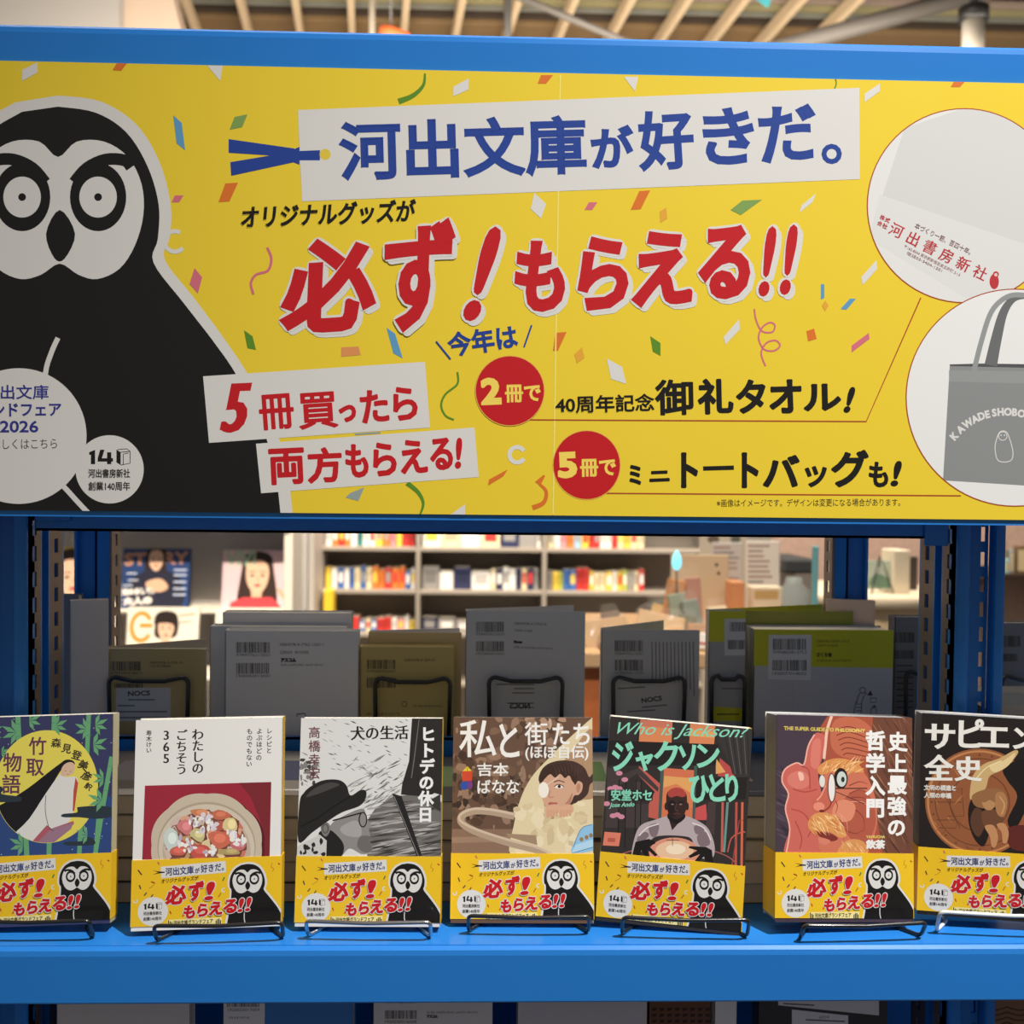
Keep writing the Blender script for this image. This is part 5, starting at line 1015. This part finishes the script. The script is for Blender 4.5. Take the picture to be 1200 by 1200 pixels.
def m_story(A):
    A.text('STORY', (143, 663), (218, 661), 15, (206, 150, 120), 2, .8); A.poly(sm([(168, 668), (176, 645), (190, 645), (193, 668), (208, 676), (212, 712), (152, 712), (153, 680)], 3), (42, 44, 64), 2.5); portrait(A, 180, 657, .44, HAIR, False, False)
    A.poly(sm([(168, 650), (175, 643), (188, 646), (193, 664), (188, 672), (185, 655), (174, 655), (168, 672)], 3), HAIR, 3.2); A.poly(sm([(170, 682), (186, 678), (196, 688), (186, 694), (172, 690)], 3), SKN, 4)
    A.text('改めまして、', (142, 698), (180, 696), 8, (240, 238, 236), 5, .7, n=4); A.text('大人の', (144, 710), (178, 708), 10, (240, 238, 236), 5, .9, n=4)
    for y, x in ((672, 146), (680, 148), (686, 142)): A.line([(x, y), (x + 12, y)], 1.6, (206, 216, 232), 3)
    for y in (668, 674, 682, 690, 697): A.line([(202, y), (217, y)], 2, (196, 210, 236), 3)
def m_vivi(A): portrait(A, 300, 676, .72, (58, 44, 40)); A.text('ViVi', (262, 664), (298, 664), 19, (176, 206, 176), 6, .8); A.poly([(270, 706), (285, 700), (318, 700), (330, 712), (330, 716), (268, 716)], (206, 70, 80), 4.2); A.line([(325, 660), (338, 660)], 3, (230, 226, 228), 3); A.line([(325, 690), (336, 705)], 3, (196, 170, 110), 3)
def m_very(A): A.poly([(60, 640), (96, 640), (96, 666), (60, 666)], (226, 206, 90), 1); portrait(A, 84, 678, .85, (70, 52, 44), False)
def m_g(A):
    A.ring(163, 735, 11.5, 5, (224, 150, 60), 2, ry=16, n=30, a0=35, a1=330); A.poly([(161, 731), (176, 731), (176, 736), (161, 736)], (224, 150, 60), 2); portrait(A, 192, 738, .5, (44, 34, 32), False); A.line([(207, 722), (226, 720)], 3, (196, 176, 160), 2); A.line([(207, 730), (222, 729)], 1.6, (150, 140, 130), 2)
    A.poly(sm([(178, 732), (180, 720), (192, 716), (204, 720), (207, 735), (204, 746), (200, 732), (184, 731)], 3), (44, 34, 32), 5.5)
magazine('navy magazine with a woman in dark blue below a large copper title', 141, 221, 643, 713, YM, (40, 66, 120), m_story)
magazine('pink magazine with a long haired woman and a pale green title', 259, 339, 645, 713, YM, (226, 196, 206), m_vivi)
magazine('yellow topped magazine with a face, seen between the left posts', 58, 112, 641, 697, YM, (232, 214, 190), m_very)
magazine('white magazine with a big orange initial, on the tier below the navy one', 146, 231, 712, 786, YM - .072, (236, 230, 218), m_g)
magazine('plain white magazine on the tier below the pink one', 250, 341, 713, 786, YM - .072, (240, 234, 222), lambda A: A.line([(262, 722), (300, 721)], 3, (200, 190, 180), 2))
magazine('white magazine on the lower tier at the left between the posts', 62, 134, 706, 786, YM - .072, (236, 226, 208), lambda A: A.line([(66, 722), (90, 721)], 3, (200, 150, 100), 2))

# ------------------------------------------------------------------ bookcase far behind, in three bays
YS = 5.0
bc = thing('bookcase', 'tall pale grey bookcase with rows of colourful paperbacks far behind', 'bookcase', (at(580, 700, YS).x, YS + .1, 0)); ox2, oy2 = bc.location.x, bc.location.y
def bpart(b, name):
    o = b.build(name, bc); o.location = (-ox2, -oy2, 0)
LG = M((158, 150, 140), .55, noise=.03)
X = lambda px: at(px, 660, YS).x
ZY = lambda py: at(580, py, YS).z
b = MB(); b.box((X(352), YS + .24, 0), (X(830), YS + .26, ZY(520)), LG); bpart(b, 'back_panel')
for y in (580, 642, 692, 742, 800): b = MB(); b.box((X(355), YS - .01, ZY(y + 5)), (X(828), YS + .24, ZY(y)), LG, .004); bpart(b, 'shelf_board')
for x in (490, 638): b = MB(); b.box((X(x - 2.5), YS - .012, ZY(800)), (X(x + 2.5), YS + .24, ZY(520)), LG, .003); bpart(b, 'upright')
b = MB(); b.box((X(352), YS - .25, 0), (X(378), YS + .24, ZY(520)), M((178, 172, 166), .55)); bpart(b, 'end_panel')
b = MB(); b.box((X(824), YS - .02, 0), (X(830), YS + .24, ZY(520)), LG); bpart(b, 'end_panel')
CN = [('red', (206, 60, 56)), ('cream', (236, 220, 180)), ('orange', (228, 130, 60)), ('white', (238, 236, 232)), ('blue', (64, 110, 180)), ('yellow', (236, 204, 80)), ('pink', (226, 150, 160)), ('teal', (60, 140, 140)), ('grey', (150, 148, 146)), ('navy', (50, 56, 90)), ('pale blue', (160, 196, 220)), ('lime', (190, 200, 90))]
rn = random.Random(77); count = {}
def spine_book(px0, px1, yb, ht, row, bay, pal, depth=.12):
    nm, colr = CN[rn.choice(pal)]; key = (row, bay); n = count.get(key, 0); count[key] = n + 1
    w = X(px1) - X(px0) - .0015
    b = MB(); b.box((-w / 2, 0, 0), (w / 2, depth, ht), M(colr, .45), .0025, 1); sc_ = CN[rn.choice((0, 3, 3, 5, 8))][1]
    b.add([(-w * .32, -.0004, ht * .3), (w * .32, -.0004, ht * .3), (w * .32, -.0004, ht * .8), (-w * .32, -.0004, ht * .8)], [(0, 1, 2, 3)], M(sc_ if rn.random() < .5 else tuple(int(v * .8) for v in colr), .5))
    b.add([(-w * .42, .001, ht + .0002), (w * .42, .001, ht + .0002), (w * .42, depth - .002, ht + .0002), (-w * .42, depth - .002, ht + .0002)], [(0, 1, 2, 3)], PAPER)
    o = b.build('shelved_paperback'); o.location = ((X(px0) + X(px1)) / 2, YS + .03 + rn.uniform(0, .012), ZY(yb))
    tag(o, '%s paperback, %s from the left in the %s bay of the %s bookcase shelf' % (nm, ordinal(n), bay, row), 'book', 'paperbacks on the %s bookcase shelf' % row)
for row, yb in (('upper', 642), ('middle', 692), ('lower', 742)):
    for bay, x0, x1, pal in (('left', 380, 486, (0, 1, 2, 3, 4, 5, 6, 7, 3, 2)), ('centre', 494, 634, (3, 1, 5, 8, 9, 3)), ('right', 642, 760, (0, 1, 3, 6, 5, 2, 3, 10))):
        x = x0
        if row == 'lower' and bay == 'right': continue
        while x < x1 - 4:
            w = rn.uniform(5, 8.5) if bay != 'centre' or row == 'middle' and x > 556 else rn.uniform(16, 24)
            spine_book(x, min(x + w, x1), yb, rn.uniform(.088, .112) if row != 'lower' else rn.uniform(.05, .075), row, bay, pal if not (row == 'middle' and bay == 'right') else (0, 11, 3, 5, 4, 1, 8)); x += w + .4
def small_box(name, label, cat, x0, x1, y0, y1, Y, d, colr, artfn=None, yaw=0, lean=0, bev=.002, group=None, rough=.5):
    p = at(x0, y1, Y); q = at(x1, y0, Y); W = q.x - p.x; H = q.z - p.z; cx = (p.x + q.x) / 2
    b = MB(); b.box((-W / 2, 0, 0), (W / 2, d, H), M(colr, rough), bev, 1)
    if artfn:
        A = Art(lambda x, y: (lambda v: (v.x - cx, v.z - p.z))(at(x, y, Y)), (-W / 2, 0, W / 2, H)); artfn(A); b.art(A, -.0003, .0002)
    o = b.build(name); o.matrix_world = Matrix.Translation((cx, Y, p.z)) @ Matrix.Rotation(R(yaw), 4, 'Z') @ Matrix.Rotation(-R(lean), 4, 'X')
    return tag(o, label, cat, group)
small_box('display_stand', 'yellow display block at the left end of the bookcase shelf', 'display block', 379, 390, 692, 742, YS - .12, .1, (226, 190, 50))

# ------------------------------------------------------------------ gift table with wrapped goods
YT = 1.9
def tpt(px, py, Y=YT): return at(px, py, Y)
gt = thing('gift_table', 'wooden gift table with orange-brown legs behind the display', 'table', (at(790, 760, YT).x, YT + .25, 0)); gx, gy = gt.location.x, gt.location.y
def gpart(b, name):
    o = b.build(name, gt); o.location = (-gx, -gy, 0)
zt_ = at(790, 765, YT).z; tx0, tx1 = at(676, 760, YT).x, at(985, 760, YT).x
WOOD = M((196, 158, 116), .55, noise=.12); WOOD2 = M((188, 104, 54), .5, noise=.15)
b = MB(); b.box((tx0, YT, zt_ - .03), (tx1, YT + .6, zt_), WOOD, .004); gpart(b, 'tabletop')
for x in (tx0 + .03, tx1 - .03):
    for y in (YT + .04, YT + .55):
        b = MB(); b.prism([(x - .018, y - .018, 0), (x + .018, y - .018, 0), (x + .018, y + .018, 0), (x - .018, y + .018, 0)], (0, 0, zt_ - .03), WOOD2); gpart(b, 'leg')
def packet(label, x0, x1, y0, y1, Y, colr, yaw=0, roll=0, lean=12, group='wrapped gift packets on the table', stripe=None):
    p = at(x0, y1, Y); q = at(x1, y0, Y); W = q.x - p.x; H = q.z - p.z; cx = (p.x + q.x) / 2; z0 = p.z
    T_ = thing('gift_packet', label, 'packet', (cx, Y, z0), Matrix.Rotation(R(yaw), 3, 'Z') @ Matrix.Rotation(-R(lean), 3, 'X') @ Matrix.Rotation(R(roll), 3, 'Y'), group)
    b = MB(); b.box((-W * .44, .003, .004), (W * .44, .017, H * .84), M(colr, .7, noise=.08), .003, 2)
    if stripe: b.box((-W * .442, .0025, H * .3), (W * .442, .0175, H * .42), M(stripe, .6))
    b.build('contents', T_)
    # clear bag: pillow with a gathered top
    n, mrows = 10, 7; vs = []; fs = []; rr = random.Random(label)
    for s in (0, 1):
        for j in range(mrows + 1):
            v = j / mrows
            for i in range(n + 1):
                u = i / n * 2 - 1; pinch = 1 if v < .84 else 1 - .35 * (v - .84) / .16
                th = .011 * (1 - u ** 4) * (1 - max(0, (v - .8) / .2) ** 1) * (1 - max(0, (.06 - v) / .06)) + rr.uniform(0, .0035)
                vs.append((u * W / 2 * pinch, .010 + (th if s else -th) , v * H))
    N = (n + 1) * (mrows + 1)
    for s in (0, 1):
        for j in range(mrows):
            for i in range(n):
                q4 = [s * N + j * (n + 1) + i, s * N + j * (n + 1) + i + 1, s * N + (j + 1) * (n + 1) + i + 1, s * N + (j + 1) * (n + 1) + i]; fs.append(tuple(q4 if s == 0 else reversed(q4)))
    b = MB(); b.add(vs, fs, M((244, 238, 228), .12, spec=.6, alpha=.05), False); o = b.build('clear_bag', T_); o['label'] = 'crinkled clear plastic bag'
packet('large wrapped kraft packet lying at the left front of the table', 684, 752, 712, 764, YT + .05, (178, 144, 104), 8, -8, 30)
packet('beige wrapped packet leaning behind the grey book', 735, 800, 705, 764, YT + .10, (196, 164, 124), -6, 12, 26)
packet('tall orange wrapped packet standing at the back of the table', 768, 794, 662, 764, YT + .22, (206, 140, 84), 0, 10, 6, stripe=(232, 200, 160))
packet('pale green wrapped packet standing right of the orange one', 792, 818, 682, 764, YT + .18, (150, 160, 140), 6, -8, 8)
packet('second grey-green wrapped packet leaning right of the pale green one', 810, 834, 690, 764, YT + .16, (128, 140, 132), 4, -10, 10)
packet('pinkish wrapped packet peeking out above the grey-green ones', 808, 830, 660, 764, YT + .28, (190, 140, 124), 0, -4, 4)
packet('tan wrapped packet lying across the front of the table middle', 748, 812, 726, 764, YT + .03, (190, 150, 108), -12, -14, 35)
packet('brown wrapped packet with a pale band, right of the tan packet', 806, 838, 722, 764, YT + .06, (170, 132, 98), 10, 4, 22, stripe=(226, 214, 196))
for i, (lb, x0, x1, y0, yy, cl, ro, st) in enumerate([('dark olive wrapped packet tucked low between the tan and brown ones', 786, 812, 712, .12, (92, 96, 70), 10, (210, 196, 160)), ('dark teal wrapped packet behind the orange one', 776, 800, 690, .26, (66, 90, 92), -14, None), ('rust coloured wrapped packet low at the left of the table', 700, 730, 728, .02, (150, 84, 50), 16, (226, 206, 170)),
  ('cream wrapped packet with a brown band in front of the leaning board', 834, 862, 700, .2, (224, 208, 178), -6, (130, 92, 60)), ('dark brown wrapped packet behind the kraft one', 716, 742, 704, .14, (96, 70, 50), -12, None), ('mustard wrapped packet right of the beige one', 752, 776, 690, .2, (186, 146, 72), 14, (236, 224, 200)), ('small white wrapped packet in front of the brown banded one', 818, 840, 738, .01, (230, 224, 214), 8, (180, 90, 70)), ('slate wrapped packet at the right end of the row', 846, 870, 716, .1, (104, 112, 118), 4, (220, 212, 200))]):
    packet(lb, x0, x1, y0, 764, YT + yy, cl, (i * 7) % 15 - 7, ro, 12 + i % 3 * 8, stripe=st)
o = small_box('leaning_board', 'large beige display board leaning at the back of the gift table', 'board', 788, 858, 650, 764, YT + .36, .012, (206, 184, 154), lambda A: (A.ell(843, 662, 2, 2, (70, 60, 50), 1, 10), A.ell(845, 672, 2, 2, (70, 60, 50), 1, 10)), 0, 8)
o = small_box('orange_box', 'small orange box beside the beige leaning board', 'box', 856, 873, 682, 764, YT + .3, .06, (214, 150, 104))
def posterprint(x0, y0, x1, y1, c=(176, 150, 146)):
    rr = random.Random(x0)
    return lambda A: [A.line([(x0 + 4, y), (x0 + (x1 - x0) * rr.uniform(.5, .9), y)], 2.2, c if rr.random() < .6 else (150, 150, 156), 1) for y in range(y0 + 6, y1 - 2, 6)]
small_box('notice_card', 'grey printed notice card standing left of the white one', 'card', 834, 872, 636, 764, YT + .5, .004, (206, 202, 202), posterprint(834, 636, 872, 690), 0, 3)
small_box('notice_card', 'white printed notice card standing right of the grey one', 'card', 874, 916, 634, 764, YT + .46, .004, (238, 232, 226), posterprint(874, 634, 916, 688), 0, 3)
small_box('paper_box', 'cream box with a tan label in front of the white notice card', 'box', 880, 917, 688, 764, YT + .34, .05, (236, 224, 200), lambda A: A.poly([(884, 692), (912, 692), (912, 702), (884, 702)], (206, 176, 120), 1))
small_box('picture_card', 'pale picture card behind the grey notice card', 'card', 818, 876, 616, 764, YT + .62, .004, (214, 208, 196), lambda A: (A.ell(836, 632, 7, 5, (120, 110, 100), 1, 16), A.ell(862, 632, 6, 5, (110, 116, 110), 1, 16)))
p = at(793, 657, YT + .2); t = thing('glass_drop', 'small glowing pale blue glass drop on a thin wire above the packets', 'ornament', (p.x, p.y, p.z))
rr_ = YT * 1.1 / F
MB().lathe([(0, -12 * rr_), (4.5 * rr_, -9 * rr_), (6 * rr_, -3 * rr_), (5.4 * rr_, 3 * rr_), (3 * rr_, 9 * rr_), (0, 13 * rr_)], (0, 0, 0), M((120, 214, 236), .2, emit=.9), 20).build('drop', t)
MB().tube([(0, 0, -12 * rr_), (.004, .01, -50 * rr_), (0, .03, zt_ - p.z)], .0016, M((50, 60, 50), .4)).build('stem', t)
# clear jar and dark tray to the right
p = at(930, 712, YT + .45); t = thing('glass_jar', 'clear glass jar on the gift table at the right', 'jar', (p.x, p.y, zt_))
h_ = at(930, 676, YT + .45).z - zt_
MB().lathe([(0, 0), (.034, 0), (.036, .01), (.036, h_ * .7), (.02, h_ * .85), (.018, h_), (0, h_)], (0, 0, 0), M((190, 206, 210), .1, alpha=.45), 24).build('glass', t)
small_box('wire_tray', 'dark grey tray behind the glass jar', 'tray', 918, 956, 655, 672, 2.45, .2, (70, 74, 78), bev=.006)
small_box('tray_pedestal', 'grey pedestal under the dark tray', 'pedestal', 922, 952, 672, 1257, 2.452, .15, (150, 142, 136))
small_box('teal_card', 'narrow teal card standing by the right rear post', 'card', 951, 960, 640, 764, YT + .05, .01, (110, 170, 176))
# right hand side: round white table, frames and shelf, wall
YR = 2.6
b = at(1046, 702, YR); t = thing('round_table', 'white round display table seen between the right posts', 'table', (b.x + .02, YR + .28, 0)); zr = b.z
MB().lathe([(0, zr - .03), (.245, zr - .03), (.25, zr - .02), (.25, zr - .004), (.245, zr), (0, zr)], (0, 0, 0), M((232, 220, 196), .5), 48).build('tabletop', t)
MB().lathe([(0, 0), (.2, 0), (.2, .02), (.22, zr - .2), (.22, zr - .03), (0, zr - .03)], (0, 0, 0), M((226, 206, 172), .5), 40).build('base', t)
small_box('white_column_box', 'tall cream ribbed box on the white round table', 'box', 1047, 1067, 645, 702, YR + .12, .09, (236, 226, 204), lambda A: [A.line([(1050 + i * 3, 647), (1050 + i * 3, 700)], .8, (214, 200, 176), 1) for i in range(6)])
t = small_box('framed_picture', 'green picture frame on a small easel on the round table', 'picture frame', 1015, 1046, 657, 690, YR + .14, .008, (150, 170, 156), lambda A: (A.poly([(1017, 659), (1044, 659), (1044, 688), (1017, 688)], (176, 190, 178), .5), A.poly(sm([(1018, 686), (1028, 672), (1044, 680), (1044, 688)], 3), (110, 140, 120), 1)), 0, 8)
pe = at(1034, 702, YR + .12); t = thing('wire_easel', 'thin black wire easel under the green picture frame', 'easel', (pe.x, pe.y, zr))
for s in (-1, 1): MB().tube([(s * .03, 0, .001), (s * .006, .02, .09)], .002, BLKW, 6).build('leg', t)
MB().tube([(0, .07, .001), (0, .02, .09)], .002, BLKW, 6).build('leg', t)
small_box('black_panel', 'dark panel behind the cream ribbed box', 'panel', 1030, 1076, 652, 702, YR + .24, .01, (72, 62, 56))
small_box('wall_right', 'x', 'wall', 905, 1420, 560, 1100, 3.9, .1, (186, 160, 146)); o = bpy.data.objects['wall_right']; o['kind'] = 'structure'; o['label'] = 'pinkish brown wall behind the right posts'
o.data.materials[0] = M((188, 160, 146), .8, noise=.25)
t = thing('wall_shelf', 'dark wooden wall shelf at the far right', 'shelf', (at(1230, 673, 3.5).x, 3.5, at(1230, 673, 3.5).z))
MB().box((-.22, 0, -.02), (.22, .4, 0), M((60, 46, 38), .5), .003).build('board', t)
for s in (-.18, .18): MB().prism([(s, .38, -.02), (s, .38, -.16), (s, .08, -.02)], (.012, 0, 0), M((50, 42, 38), .5)).build('bracket', t)
for lb, x0, x1, y0, cl in [('small green bottle on the far right wall shelf', 1172, 1180, 634, (130, 140, 90)), ('grey jar on the far right wall shelf', 1182, 1190, 644, (150, 154, 150)), ('framed brown print on the far right wall shelf', 1191, 1215, 640, (110, 84, 56)), ('pale blue tin on the far right wall shelf', 1176, 1184, 655, (150, 190, 200))]:
    small_box('shelf_ornament', lb, 'ornament', x0, x1, y0, 673, 3.55 if 'tin' not in lb else 3.505, .03, cl, (lambda A, a=x0, b_=x1, c_=y0: A.poly([(a + 2, c_ + 4), (b_ - 2, c_ + 4), (b_ - 2, 669), (a + 2, 669)], (206, 190, 150), 1)), bev=.004)
